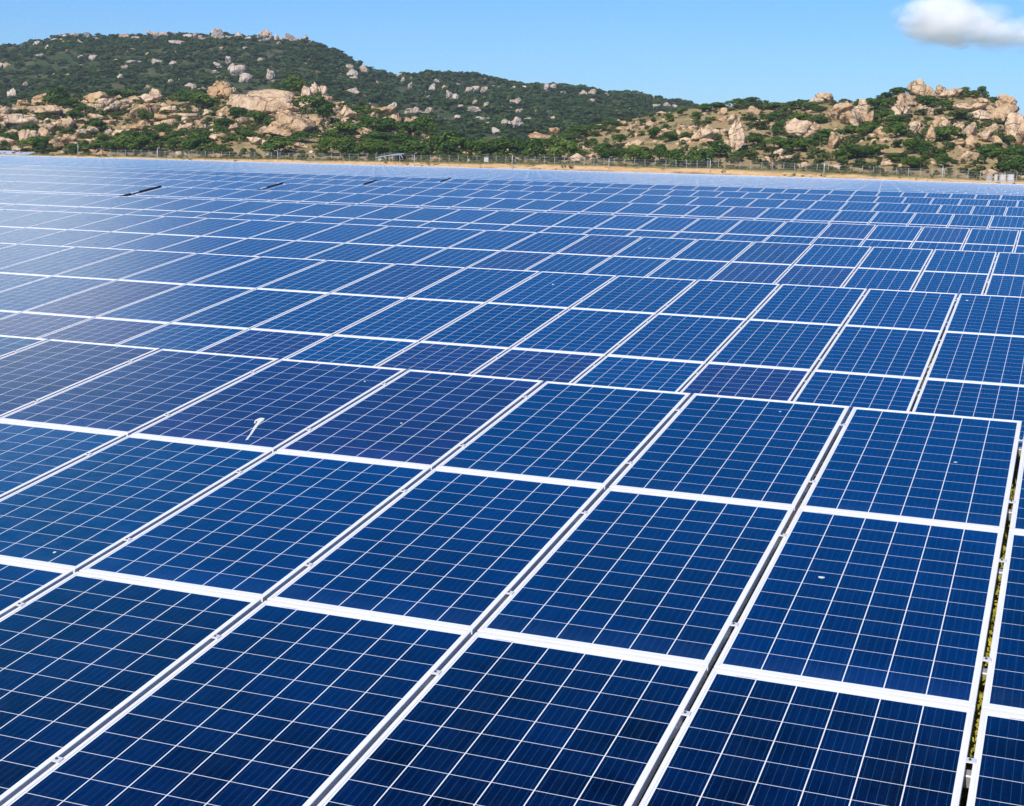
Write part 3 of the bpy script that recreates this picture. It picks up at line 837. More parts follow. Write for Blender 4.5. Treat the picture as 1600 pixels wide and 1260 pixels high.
FV, FF = frame_arrays()
gx_, gy_ = W / 2 - 0.0165, L / 2 - 0.0165
SHEET_V = np.array([(-gx_, -gy_, -0.0025), (gx_, -gy_, -0.0025), (gx_, gy_, -0.0025), (-gx_, gy_, -0.0025),
                    (-gx_, -gy_, -0.008), (gx_, -gy_, -0.008), (gx_, gy_, -0.008), (-gx_, gy_, -0.008)])
SHEET_F = np.array([(0, 1, 2, 3), (7, 6, 5, 4), (0, 4, 5, 1), (1, 5, 6, 2), (2, 6, 7, 3), (3, 7, 4, 0)])


def cell_uv(x, y): return (x + 0.473) / PX_, (y + 0.938) / PY_


suv = np.array([cell_uv(*SHEET_V[i][:2]) for fc in SHEET_F for i in fc])
ME_FRAME = np_mesh('frame', FV, FF, [M_FRAME])
ME_SHEET = np_mesh('cell_sheet', SHEET_V, SHEET_F, [M_CELL, M_BACK], midx=[0, 1, 1, 1, 1, 1], uv=suv)


def clamp_mesh():
    bm = bmesh.new()
    add_box(bm, (0.005, 0, 0.0025), (GAP + 0.010, 0.036, 0.004), 0.001)
    bolt = bmesh.ops.create_cone(bm, segments=6, radius1=0.0055, radius2=0.005, depth=0.005, cap_ends=True)
    bmesh.ops.translate(bm, vec=(0.001, 0, 0.0069), verts=bolt['verts'])
    for f in bm.faces:
        if all(v in bolt['verts'] for v in f.verts): f.material_index = 1
    return bm_mesh('clamp', bm, [M_CLAMP, M_BOLT])


def clamp_web():
    bm = bmesh.new()
    add_box(bm, (0, 0, -0.019), (GAP - 0.008, 0.04, 0.038))
    return bm_mesh('clamp_web', bm, [M_CLAMP])


ME_CLAMP = clamp_mesh()

SLOT_U = -28.62          # the walkway slot between two table blocks
CT, ST = math.cos(TILT), math.sin(TILT)


TILT_F = R(3.6)


def tilt_of(k): return TILT if k < 8 else TILT_F


def panel_centre(k, tier, i):
    """row k (0 = first), tier 0 = top, column i counted from the slot-free block"""
    xr = PHASE[k] + i * P - (GAP if True else 0) * 0
    xc = xr - W / 2
    if k >= 1 and xc < SLOT_U + PHASE[k] * 0: xc -= 0.25
    s = (tier + 0.5) * L + tier * RGAP
    yc = YROW[k] - s * math.cos(tilt_of(k))
    zc = ZT - s * math.sin(tilt_of(k)) + float(drop(xc, YROW[k]))
    return np.array([xc, yc, zc])


def visible_slope(k, u):
    if k == 0: return 6.0
    d = np.array([u, YROW[k - 1], ZT + float(drop(u, YROW[k - 1]))]) - CAM
    tt = math.tan(tilt_of(k))
    top = ZT + float(drop(u, YROW[k]))
    # CAM.z + s d.z = top + (CAM.y + s d.y - Y) tt
    s = (CAM[2] - top - (CAM[1] - YROW[k]) * tt) / (d[1] * tt - d[2])
    y = CAM[1] + s * d[1]
    return (YROW[k] - y) / CT


cand, rest = [], []
for k in range(len(YROW)):
    lx = at_y(0, 245, YROW[k])[0] - (0.06 * YROW[k] + 2.5)
    rx = at_y(1600, 286, YROW[k])[0] + (0.06 * YROW[k] + 3.2)
    i0, i1 = int(math.floor((lx) / P)), int(math.ceil(rx / P))
    for i in range(i0, i1 + 1):
        u = PHASE[k] + i * P
        vis = visible_slope(k, u)
        for tier in range(3):
            a = tier * (L + RGAP); frac = min(1, max(0, (vis - a) / L))
            if frac <= 0.01:
                if k < 12 or tier == 1: cand.append((0.0, k, tier, i, 0.0))
                continue
            c = panel_centre(k, tier, i)
            hy = L / 2
            q = []
            for sx, sy in ((-1, -1), (1, -1), (1, 1), (-1, 1)):
                yy = hy if sy > 0 else hy - L * frac
                q.append(project(c + np.array([sx * W / 2, yy * CT, yy * ST])))
            # clip roughly to the frame by area of the polygon intersected with the frame box (sampled)
            if min(t[2] for t in q) < 0.3:
                area = 0
            else:
                xs = np.clip([t[0] for t in q], 0, 1600); ys = np.clip([t[1] for t in q], 0, 1260)
                area = 0.5 * abs(sum(xs[j] * ys[(j + 1) % 4] - xs[(j + 1) % 4] * ys[j] for j in range(4)))
            cand.append((area, k, tier, i, frac))
cand.sort(key=lambda t: -t[0])
main = [c for c in cand[:300] if c[0] > 40]
rest = cand[len(main):]

ROWN = ['first', 'second', 'third', 'fourth', 'fifth', 'sixth', 'seventh', 'eighth', 'ninth', 'tenth', 'eleventh', 'twelfth']
TIERN = ['top', 'middle', 'bottom']


def tint_of(k, tier, i):
    h = (k * 7919 + tier * 104729 + (i + 500) * 1299709) % 9973 / 9973.0
    return 0.12 + 0.66 * h


# panels that look different in the photo: purplish (0.9) or brighter blue (0.05)
SPECIAL = {(0, 0, -4): .86, (0, 0, -3): .89, (0, 0, -5): .84, (0, 0, -6): .85, (1, 2, -2): .9, (1, 2, -3): .05, (1, 2, -4): .9, (1, 2, -5): .9, (1, 2, -6): .05, (1, 2, -7): .9, (1, 2, -8): .05, (1, 2, -9): .9, (1, 2, -10): .88,
           (2, 1, -3): .9, (2, 1, -4): .88, (2, 0, -7): .89, (2, 0, -4): .85, (3, 0, -2): .9, (3, 0, -4): .87, (0, 1, -5): .05, (0, 1, -4): .06, (1, 1, -10): .86, (4, 0, -8): .88, (2, 1, -8): .86, (1, 0, -7): .84}
count = {}
for a, k, tier, i, fr in main: count.setdefault((k, tier), []).append(i)
for q in count: count[q].sort(reverse=True)

proto = None
PAN = {}
for n, (a, k, tier, i, fr) in enumerate(main):
    c = panel_centre(k, tier, i)
    if proto is None:
        root = empty('solar_panel', tuple(c), (TILT, 0, 0))
        kids = [link('frame', ME_FRAME, root), link('cell_sheet', ME_SHEET, root),
                link('clamp', ME_CLAMP, root, (-W / 2 - GAP / 2, -0.285 * L, 0)), link('clamp', ME_CLAMP, root, (-W / 2 - GAP / 2, 0.285 * L, 0))]
        proto = (root, kids)
    else:
        root = proto[0].copy(); COL.objects.link(root)
        root.location = c; root.rotation_euler = (TILT, 0, 0)
        kids = []
        for q in proto[1]:
            d = q.copy(); d.parent = root; COL.objects.link(d); kids.append(d)
    # small setting-out errors
    g = random.Random(n * 31 + 5)
    root.rotation_euler = (TILT + g.gauss(0, 0.0012), g.gauss(0, 0.0012), g.gauss(0, 0.0004))
    tn = SPECIAL.get((k, tier, i), tint_of(k, tier, i))
    kids[1]['tint'] = tn
    look = 'purplish blue' if tn > 0.83 else ('bright blue' if tn < 0.09 else 'dark blue')
    pos = count[(k, tier)].index(i) + 1
    lab = f"{look} solar panel, {TIERN[tier]} tier of the {ROWN[k]} table row, {ORD(pos)} from the right"
    tag(root, lab, 'solar panel', f'solar panels of the {ROWN[k]} table row')
    PAN[(k, tier, i)] = root


def droplet(parent, x, y, pts, label=None):
    """a thin dried streak lying on the glass; pts = outline loop (x, y) in metres"""
    bm = bmesh.new()
    lo = [bm.verts.new((x + p[0], y + p[1], -0.0022)) for p in pts]
    hi = [bm.verts.new((x + p[0] * 0.96, y + p[1] * 0.96, -0.0006)) for p in pts]
    n = len(pts)
    for j in range(n): bm.faces.new((lo[j], lo[(j + 1) % n], hi[(j + 1) % n], hi[j]))
    fh = bm.faces.new(hi); bmesh.ops.triangulate(bm, faces=[fh], ngon_method='EAR_CLIP')
    o = link('bird_dropping', bm_mesh('bird_dropping', bm, [M_DROP]), parent)
    if label: o['label'] = label
    return o


def local_on(root, x, y):
    """photo pixel -> point on the panel's own plane"""
    c = np.array(root.location); d = ray(x, y)
    nn = np.array([0, -ST, CT]); t = ((c - CAM) @ nn) / (d @ nn)
    p = CAM + t * d - c
    return p[0], p[1] * CT + p[2] * ST


if (0, 0, -4) in PAN:
    key = min(((abs(local_on(PAN[q], 400, 665)[0]) + abs(local_on(PAN[q], 400, 665)[1]), q) for q in PAN if q[0] == 0 and q[1] == 0))[1]
    rt = PAN[key]
    ST_ = [((383.2, 687.6), (387.3, 686.7)), ((386.7, 682.8), (389.8, 682.5)), ((390, 678.6), (393.3, 678.4)), ((393.8, 671.8), (397, 672.9)), ((397.4, 665.5), (401, 667.4)), ((401, 660.8), (404.6, 662.6)),
           ((402.6, 656.8), (408, 659.1)), ((402.8, 654.2), (411.5, 656.4)), ((407.4, 652.6), (413.6, 653.4))]
    bm = bmesh.new()
    mkv = lambda q: bm.verts.new((*local_on(rt, *q), -0.0012))
    sv = [(mkv(a), mkv(b)) for a, b in ST_]
    for q, r in zip(sv, sv[1:]): bm.faces.new((q[0], q[1], r[1], r[0]))
    h1, h2, h3, h4 = mkv((400, 658.2)), mkv((399, 655.9)), mkv((398.6, 661.8)), mkv((396.6, 660.4))
    bm.faces.new((sv[6][0], sv[7][0], h2, h1)); bm.faces.new((h1, h2, h4, h3))
    ex = bmesh.ops.extrude_face_region(bm, geom=bm.faces[:])
    bmesh.ops.translate(bm, vec=(0, 0, -0.001), verts=[v for v in ex['geom'] if isinstance(v, bmesh.types.BMVert)])
    o = link('bird_dropping', bm_mesh('bird_dropping', bm, [M_DROP]), rt)
    o['label'] = 'long white bird dropping streak with a hooked top'
    rt['label'] = 'purplish solar panel with a long white bird dropping streak, top tier of the first row'
for (x, y, sx, sy) in ((1283.5, 902, 0.011, 0.010), (1493, 722, 0.007, 0.007), (1219, 643, 0.006, 0.006), (627, 661, 0.006, 0.007), (1511, 469.5, 0.012, 0.016), (864, 444.5, 0.012, 0.02), (85, 863, 0.006, 0.01), (570, 596, .006, .007),
                       (1015, 388, .015, .02)):
    best = None
    for q, rt in PAN.items():
        lx, ly = local_on(rt, x, y)
        if abs(lx) < W / 2 - 0.03 and abs(ly) < L / 2 - 0.03:
            if best is None or q[0] < best[0]: best = (q[0], rt, lx, ly)
    if best:
        _, rt, lx, ly = best
        droplet(rt, lx, ly, [(sx * (1.3 + 0.3 * math.sin(3 * a)) * math.cos(a), sy * (1.1 + 0.25 * math.cos(2 * a)) * math.sin(a)) for a in np.linspace(0, 2 * math.pi, 11)[:-1]])

# the remaining panels of the field, too many to model one by one
vv, ff, uu, mm, tt_ = [], [], [], [], []
QF = SHEET_F[:1]
PV = np.concatenate([FV, SHEET_V[:4]]); PF = np.concatenate([FF, QF + len(FV)])
puv = np.concatenate([np.zeros((len(FF) * 4, 2)), suv[:4]])
rx = np.array([[1, 0, 0], [0, CT, -ST], [0, ST, CT]])
PVR = PV @ rx.T
cf, sf = math.cos(TILT_F), math.sin(TILT_F)
PVRF = PV @ np.array([[1, 0, 0], [0, cf, -sf], [0, sf, cf]]).T
for a, k, tier, i, fr in rest:
    c = panel_centre(k, tier, i)
    ff.append(PF + len(vv) * len(PV)); vv.append((PVR if k < 8 else PVRF) + c)
    uu.append(puv)
    tn = SPECIAL.get((k, tier, i), tint_of(k, tier, i))
    if SPECIAL.get((k, tier, i)) is None and (k * 31 + i * 17 + tier * 5) % 23 == 0: tn = 0.88
    tt_.append(np.full(len(PF), tn))
    mm.append(np.concatenate([np.zeros(len(FF), int), [1]]))
me = np_mesh('solar_panel_field', np.concatenate(vv), np.concatenate(ff), [M_FRAME, M_CELL], midx=np.concatenate(mm), uv=np.concatenate(uu), attrs=[('tint', 'FACE', np.concatenate(tt_))])
tag(link('solar_panel_field', me), 'blue solar panels filling the rest of the field up to the sandy bank', 'solar panels', None, 'stuff')
print('panels', len(main), 'rest', len(rest))

M_BLACK = simple('slot_shade_black', (0.012, 0.012, 0.014), 0.6, 0.2, 0, 0.2, 5)
for k in range(4, 8):  # dark bars added along the slots, standing in for the shade inside them
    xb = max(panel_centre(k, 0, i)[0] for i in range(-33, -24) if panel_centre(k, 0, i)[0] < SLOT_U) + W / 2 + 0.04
    o = empty('slot_shade_bar', (xb, YROW[k] - 2.95 * CT, ZT - 2.95 * ST + float(drop(xb, YROW[k])) + 0.02), (TILT, 0, 0))
    tag(o, f'added black bar for the shade in the slot between two panel blocks, {ROWN[k]} table row', 'shade bar', 'added shade bars in the slots')
    link('shade_bar', bm_mesh('shade_bar', _bx((0, 0, 0), (0.06, 5.8, 0.045), 0.01), [M_BLACK]), o)
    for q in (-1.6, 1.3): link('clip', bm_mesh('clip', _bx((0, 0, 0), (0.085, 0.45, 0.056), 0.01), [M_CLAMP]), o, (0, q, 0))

# ------------------------------------------------------------------ mounting racks under the first two rows
for k in (0, 1):
    x0 = (PHASE[k] - 10 * P) if k == 0 else (PHASE[k] - 15 * P); x1 = PHASE[k] + 3 * P
    rk = empty('mounting_rack', ((x0 + x1) / 2, YROW[k] - 2.95, float(drop(0, YROW[k]))))
    tag(rk, 'galvanised steel rack under the panels of the %s table row, seen in the gaps' % ROWN[k], 'mounting rack', 'racks carrying the solar panels')
    base = Vector(rk.location)
    Lx = x1 - x0
    for tier in range(3):
        for sgn in (-0.285, 0.285):
            s = (tier + 0.5 - sgn) * L + tier * RGAP
            bm = bmesh.new(); add_box(bm, (0, 0, 0), (Lx, 0.05, 0.05), 0.004)
            link('purlin', bm_mesh('purlin', bm, [M_STEEL]), rk, (0, YROW[k] - s * CT - base.y - 0.0, ZT - s * ST - DEPTH - 0.028), (TILT, 0, 0))
    npst = int(Lx // 3)
    for j in range(npst + 1):
        xx = -Lx / 2 + 0.6 + j * (Lx - 1.2) / npst
        bm = bmesh.new(); add_box(bm, (0, 0, 0), (0.06, 5.5, 0.08), 0.004)
        link('rafter', bm_mesh('rafter', bm, [M_STEEL]), rk, (xx, 0, ZT - 2.95 * ST - DEPTH - 0.097), (TILT, 0, 0))
        for yy in (-1.7, 1.7):
            zt = ZT - 2.95 * ST + yy * math.tan(TILT) - DEPTH - 0.14
            bm = bmesh.new(); add_box(bm, (0, 0, (zt - 0.2) / 2), (0.07, 0.07, zt + 0.2), 0.004)
            link('post', bm_mesh('post', bm, [M_STEEL]), rk, (xx, yy, 0))

# weeds under the first rows, glimpsed through the gaps
g = np.random.default_rng(91)
pos = []
for kx in range(900):
    x = g.uniform(-4.5, 3.0); y = g.uniform(-5.5, 12.5)
    if kx < 640: x = g.choice([0, 0, -P]) + 0.03 + g.normal() * 0.14; y = g.uniform(-4.6, 2.5)
    pos.append((x, y, float(ground_z(x, y)) - 0.01))
pos = np.array(pos)
hh = g.uniform(0.25, 0.62, len(pos))
tp = [(g.choice([0, 0, 0, -P]) + 0.012 + g.normal() * 0.035, y_) for y_ in np.concatenate([g.uniform(-4.3, -1.5, 75), g.uniform(-5.4, -0.3, 20)])]
tp = np.array([(a_, b_, float(ground_z(a_, b_))) for a_, b_ in tp])
pos = np.concatenate([pos, tp])
hh = np.concatenate([hh, (ZT + tp[:, 1] * math.tan(TILT) - tp[:, 2] - DEPTH - 0.015) * g.uniform(0.90, 1.0, len(tp)) / 0.97])
WP = [crown_quads(70, 380 + i, nb=6, leaf=0.085, low=0.2) for i in range(4)]
v, t = merge(WP, pos, np.stack([np.minimum(hh * 0.55, 0.34), hh], 1), g.uniform(0, 6, len(pos)), g.integers(0, 4, len(pos)))
# leafy tips pushing up into the gap between the last columns
nl = 2600
lx_ = g.choice([0, 0, 0, -P], nl) + 0.012 + g.normal(size=nl) * 0.030
ly_ = np.where(g.random(nl) < 0.85, g.uniform(-4.3, -1.35, nl), g.uniform(-5.6, -0.2, nl))
kp = g.random(nl) < np.clip(0.45 + 1.6 * fbm(ly_ * 1.3, lx_ * 0 + 3.0, 77, 3), 0.02, 1)
lx_, ly_ = lx_[kp], ly_[kp]; nl = len(lx_)
lz_ = ZT + ly_ * math.tan(TILT) - DEPTH - 0.012 - 0.20 * g.random(nl) ** 1.5
pl_ = np.stack([lx_, ly_, lz_], 1)
nr_ = g.normal(size=(nl, 3)) * 0.6 + np.array([0, -0.6, 0.7]); nr_ /= np.linalg.norm(nr_, axis=1)[:, None]
ta_ = np.cross(nr_, g.normal(size=(nl, 3))); ta_ /= np.linalg.norm(ta_, axis=1)[:, None]; tb_ = np.cross(nr_, ta_)
ls_ = g.uniform(0.008, 0.020, nl)[:, None]
lv_ = np.stack([pl_ - ta_ * ls_, pl_ + tb_ * ls_ * 0.6, pl_ + ta_ * ls_, pl_ - tb_ * ls_ * 0.6], 1).reshape(-1, 3)
v = np.concatenate([v, lv_]); t = np.concatenate([t, g.uniform(0.1, 1.0, nl)])
tag(link('weeds', quads_mesh('weeds', v, t, M_WEED)), 'yellow green weeds growing below the panels, seen through the gaps', 'weeds', None, 'stuff')

# ------------------------------------------------------------------ far edge: tufts, fence, lamp posts, shed, cabinets
g = np.random.default_rng(93)
n = 3600
X = g.uniform(-345, 25, n); Y = YEDGE + g.uniform(5, 34, n) ** 1.0
keep = g.random(n) < np.clip(0.5 + 1.6 * fbm(X / 9, Y / 9, 67, 3) - 0.38 * (Y < YEDGE + 13), 0.03, 1)
X, Y = X[keep], Y[keep]
pos = np.stack([X, Y, ground_z(X, Y) - 0.03], 1)
w = 0.5 + 1.4 * g.random(len(pos)) ** 2
GP = [crown_quads(40, 400 + i, nb=4, leaf=0.16, low=0.2) for i in range(4)]
v, t = merge(GP, pos, np.stack([w, w * g.uniform(0.35, 0.7, len(w))], 1), g.uniform(0, 6, len(w)), g.integers(0, 4, len(w)))
tag(link('grass', quads_mesh('grass', v, t, M_TUFT)), 'dry grass tufts along the sandy bank', 'grass', None, 'stuff')

M_POST = simple('concrete_post', (0.46, 0.47, 0.47), 0.85, 0.1, 0, 0.12, 3)


def mesh_material():
    t = NT('chain_link')
    tr = t.n('ShaderNodeBsdfTransparent'); d = t.n('ShaderNodeBsdfDiffuse'); d.inputs[0].default_value = (0.09, 0.10, 0.10, 1)
    geo = t.n('ShaderNodeNewGeometry')
    nz = t.noise(geo.outputs['Position'], 0.05, 3)
    mx = t.n('ShaderNodeMixShader'); t.lk(t.mapr(nz, 0.42, 0.62, 0.03, 0.26), mx.inputs[0])
    t.lk(tr.outputs[0], mx.inputs[1]); t.lk(d.outputs[0], mx.inputs[2]); t.lk(mx.outputs[0], t.out.inputs[0])
    return t.m


M_MESH = mesh_material()
FY = YEDGE + 24
FX = np.arange(-274, 4, 2.8)
fence = empty('wire_fence', (-135, FY, -2))
tag(fence, 'long wire mesh fence with pale posts along the foot of the hills', 'fence')
fo = np.array(fence.location)
HP = 2.0
bm = bmesh.new(); add_box(bm, (0, 0, HP / 2 - 0.2), (0.10, 0.10, HP + 0.4), 0.02); pm = bm_mesh('post', bm, [M_POST])
for j, x in enumerate(FX[:100]):
    link('post', pm, fence, tuple(np.array([x, FY, float(ground_z(x, FY))]) - fo), (random.gauss(0, 0.02), random.gauss(0, 0.03), 0))
zz = ground_z(FX, np.full_like(FX, FY))
fv = np.concatenate([np.stack([FX, np.full_like(FX, FY + 0.1), zz + 0.05], 1), np.stack([FX, np.full_like(FX, FY + 0.1), zz + HP - 0.15], 1),
                     np.stack([FX, np.full_like(FX, FY + 0.11), zz + HP - 0.15], 1), np.stack([FX, np.full_like(FX, FY + 0.11), zz + 0.05], 1)]) - fo
m = len(FX)
f4 = np.concatenate([np.stack([np.arange(m - 1), np.arange(1, m), np.arange(1, m) + m, np.arange(m - 1) + m], 1)])
link('wire_mesh', np_mesh('wire_mesh', fv[:2 * m], f4, [M_MESH]), fence)
for zo in (0.4, 1.1, 1.78):
    bm = bmesh.new()
    tube(bm, [Vector(np.array([x, FY + 0.08, z + zo]) - fo) for x, z in zip(FX, zz)], 0.018, 4)
    link('wire', bm_mesh('wire', bm, [M_STEEL]), fence)

M_LAMP = simple('painted_pole', (0.62, 0.65, 0.66), 0.5, 0.4, 0.2, 0.05, 3)
POLES = [(122, 243.5, 231), (246, 250, 238.5), (434, 256, 239), (647, 260.5, 244), (800, 262.5, 247), (951, 267.5, 250), (1109, 271, 254.5), (1287, 275.5, 259.5), (1472, 282, 260)]
for j, (x, yb, yt) in enumerate(POLES):
    Yp = YEDGE + 7
    p = at_y(x, yb, Yp); hgt = at_y(x, yt, Yp)[2] - p[2]
    hgt = max(3.6, hgt)
    zb = float(ground_z(p[0], Yp)) - 0.1
    top = p[2] + hgt - zb
    lp = empty('lamp_post', (p[0], Yp, zb))
    tag(lp, f"slim pale lamp post at the field edge before the fence, {ORD(j + 1)} from the left", 'lamp post', 'lamp posts along the field edge')
    bm = bmesh.new(); tube(bm, [(0, 0, 0), (0, 0, top * 0.6), (0, 0, top - 0.5)], [0.10, 0.085, 0.07], 10); link('pole', bm_mesh('pole', bm, [M_LAMP], True), lp)
    sgn = -1 if j % 2 == 0 else 1
    bm = bmesh.new(); tube(bm, [(0, 0, top - 0.52), (0, 0, top - 0.25), (sgn * 0.18, -0.05, top - 0.06), (sgn * 0.55, -0.1, top)], [0.055, 0.05, 0.045, 0.04], 8); link('arm', bm_mesh('arm', bm, [M_LAMP], True), lp)
    bm = bmesh.new(); add_box(bm, (sgn * 0.72, -0.12, top - 0.005), (0.42, 0.2, 0.1), 0.03); link('lamp_head', bm_mesh('lamp_head', bm, [M_LAMP]), lp)

# open shed with a low tin roof
M_TIN = simple('blue_grey_tin', (0.36, 0.42, 0.46), 0.5, 0.4, 0.2, 0.12, 1.5)
M_DARK = simple('dark_boards', (0.07, 0.07, 0.075), 0.9, 0.1, 0, 0.3, 2)
pL = at_y(610, 250, FY + 5); pR = at_y(653, 251, FY + 5)
xm = (pL[0] + pR[0]) / 2; wd = pR[0] - pL[0]
zg = float(ground_z(xm, FY - 2))
sh = empty('tin_shed', (xm, FY - 3.5, zg))
tag(sh, 'low open shed with a sloping blue grey tin roof beside the fence', 'shed')
bm = bmesh.new()
rp = [(-wd * 0.5, 0.85), (-wd * 0.36, 0.98), (-wd * 0.05, 1.5), (wd * 0.36, 1.82), (wd * 0.40, 1.86)]
vs0 = [[bm.verts.new((x, y, z + (0.5 if y > 0 else 0) + dz)) for x, z in rp] for y in (-1.9, 1.9) for dz in (0, 0.07)]
for j in range(len(rp) - 1):
    bm.faces.new((vs0[1][j], vs0[1][j + 1], vs0[3][j + 1], vs0[3][j])); bm.faces.new((vs0[0][j], vs0[2][j], vs0[2][j + 1], vs0[0][j + 1]))
    bm.faces.new((vs0[0][j], vs0[0][j + 1], vs0[1][j + 1], vs0[1][j])); bm.faces.new((vs0[2][j], vs0[3][j], vs0[3][j + 1], vs0[2][j + 1]))
for j in (0, -1): bm.faces.new((vs0[0][j], vs0[1][j], vs0[3][j], vs0[2][j]))
link('roof', bm_mesh('roof', bm, [M_TIN]), sh)
bm = bmesh.new(); add_box(bm, (wd * 0.30, 1.6, 0.85), (wd * 0.34, 0.1, 1.8)); link('wall', bm_mesh('wall', bm, [M_DARK]), sh)
for x in (-0.36, -0.12, 0.0, 0.12, 0.37):
    for y in (-1.75,):
        zz_ = float(np.interp(x * wd, [q[0] for q in rp], [q[1] for q in rp])) - 0.01
        bm = bmesh.new(); add_box(bm, (x * wd, y, zz_ / 2 - 0.2), (0.13, 0.13, zz_ + 0.4)); link('post', bm_mesh('post', bm, [M_POST]), sh)
bm = bmesh.new(); tube(bm, [(wd * 0.41, -2.0, 1.85), (wd * 0.50, -2.0, 0.95)], 0.09, 6); link('gutter', bm_mesh('gutter', bm, [M_POST]), sh)

# small white cabinet on the grass and four white cabinets near the field corner
M_WHITE = simple('white_cabinet', (0.58, 0.585, 0.58), 0.55, 0.3, 0, 0.05, 2)
M_GREYC = simple('grey_cabinet', (0.40, 0.41, 0.40), 0.6, 0.3, 0, 0.05, 2)


def cabinet(x0, x1, yt, yb, Yc, mat, label, group, seed):
    p0, p1, pt = at_y(x0, yb, Yc), at_y(x1, yb, Yc), at_y(x0, yt, Yc)
    xm = (p0[0] + p1[0]) / 2; w = p1[0] - p0[0]
    zg = float(ground_z(xm, Yc)); h = pt[2] - zg
    c = empty('equipment_cabinet', (xm, Yc, zg), (0, 0, 0.35))
    tag(c, label, 'cabinet', group)
    bm = bmesh.new(); add_box(bm, (0, 0, h / 2 + 0.04), (w, w * 0.8, h - 0.1), 0.03); link('body', bm_mesh('body', bm, [mat]), c)
    bm = bmesh.new(); add_box(bm, (0, 0, h + 0.03), (w * 1.08, w * 0.9, 0.08), 0.02); link('lid', bm_mesh('lid', bm, [mat]), c)
    bm = bmesh.new(); add_box(bm, (0, 0, -0.15), (w * 1.1, w * 0.9, 0.48), 0.0); link('plinth', bm_mesh('plinth', bm, [M_POST]), c)
    d = link('door', bm_mesh('door', _bx((0, 0, 0), (w * 0.86, 0.03, h * 0.8), 0.008), [mat]), c, (0, -w * 0.4 - 0.018, h / 2 + 0.05))
    link('handle', bm_mesh('handle', _bx((0, 0, 0), (0.05, 0.05, 0.22), 0.01), [M_BOLT]), d, (w * 0.33, -0.042, 0))
    return c




cabinet(756.5, 763, 246.3, 251.6, FY - 6, M_WHITE, 'small white box standing on the grass before the fence', None, 1)
cg = 'white cabinets at the field corner'
YC = YEDGE + 13
cabinet(1540.5, 1548.5, 273.5, 281, YC, M_GREYC, 'grey cabinet, leftmost of the four at the field corner', cg, 2)
cabinet(1553.5, 1558, 273, 281.5, YC - 1, M_WHITE, 'narrow white cabinet between the grey one and the wider pair', cg, 3)
cabinet(1562, 1570.5, 273, 282, YC - 1.5, M_WHITE, 'wide white cabinet, second from the right of the four at the field corner', cg, 4)
cabinet(1574, 1583, 272.5, 283.5, YC - 2.5, M_WHITE, 'tallest white cabinet, rightmost of the four at the field corner', cg, 5)

# raised table of panels on the bank at the far left
M_SLAB = simple('pale_panel_back', (0.42, 0.46, 0.50), 0.35, 0.5, 0, 0.05, 0.4)


def raised_table(xa, xb, yt, Yc, label, zt):
    a, b = at_y(xa, yt, Yc), at_y(xb, yt, Yc)
    xm = (a[0] + b[0]) / 2; wl = b[0] - a[0]; zg = float(ground_z(xm, Yc))
    o = empty('raised_solar_table', (xm, Yc, zg))
    tag(o, label, 'solar table', 'solar tables on the far bank')
    h = a[2] - zg
    bm = bmesh.new(); add_box(bm, (0, 0, 0), (wl, 5.6, 0.16), 0.03); s = link('panel_slab', bm_mesh('panel_slab', bm, [M_SLAB]), o, (0, 0, h), (R(9), 0, 0))
    for j in range(5):
        x = -wl / 2 + 0.8 + j * (wl - 1.6) / 4
        for y in (-1.7, 1.7):
            ht = h + y * math.tan(R(9)) - 0.09
            bm = bmesh.new(); add_box(bm, (x, y, ht / 2 - 0.2), (0.16, 0.16, ht + 0.4)); link('leg', bm_mesh('leg', bm, [M_DARK]), o)


raised_table(-40, 48, 238.3, YEDGE + 17, 'long raised table of pale solar panels at the left end of the bank', 0)
raised_table(-40, 16, 237, YEDGE + 25, 'shorter raised solar table behind the long one at the left end', 0)

# ------------------------------------------------------------------ haze
HAZE = 0.00008
t = NT('air')
vo = t.n('ShaderNodeVolumePrincipled'); vo.inputs['Color'].default_value = (0.72, 0.86, 1.0, 1); vo.inputs['Density'].default_value = HAZE
t.lk(vo.outputs[0], t.out.inputs['Volume'])
bm = bmesh.new(); add_box(bm, (-620, 880, 58), (2100, 1900, 200))
if HAZE > 0: tag(link('haze', bm_mesh('haze', bm, [t.m])), 'thin blue haze in the air towards the hills', 'haze', None, 'stuff')

# ------------------------------------------------------------------ clouds
def cloud_material():
    t = NT('cloud_vapour')
    geo = t.n('ShaderNodeNewGeometry')
    tc = t.n('ShaderNodeTexCoord')
    lw = t.n('ShaderNodeLayerWeight'); lw.inputs['Blend'].default_value = 0.5
    soft = t.n('ShaderNodeMapRange'); soft.interpolation_type = 'SMOOTHERSTEP'
    t.lk(lw.outputs['Facing'], soft.inputs[0]); soft.inputs[1].default_value = 1.0; soft.inputs[2].default_value = 0.15
    nz = t.noise(tc.outputs['Object'], 0.020, 5, 0.6)
    a = t.math('MULTIPLY', soft.outputs[0], t.mapr(nz, 0.30, 0.66, 0.04, 0.17))
    a = t.math('MULTIPLY', a, t.math('SUBTRACT', 1.0, geo.outputs['Backfacing']))
    df = t.n('ShaderNodeBsdfDiffuse'); df.inputs[0].default_value = (0.99, 0.99, 0.99, 1)
    tl = t.n('ShaderNodeBsdfTranslucent'); tl.inputs[0].default_value = (0.99, 0.99, 0.99, 1)
    m0 = t.n('ShaderNodeMixShader'); m0.inputs[0].default_value = 0.34; t.lk(df.outputs[0], m0.inputs[1]); t.lk(tl.outputs[0], m0.inputs[2])
    tr = t.n('ShaderNodeBsdfTransparent')
    mx = t.n('ShaderNodeMixShader'); t.lk(a, mx.inputs[0]); t.lk(tr.outputs[0], mx.inputs[1]); t.lk(m0.outputs[0], mx.inputs[2])
    t.lk(mx.outputs[0], t.out.inputs[0])
    return t.m


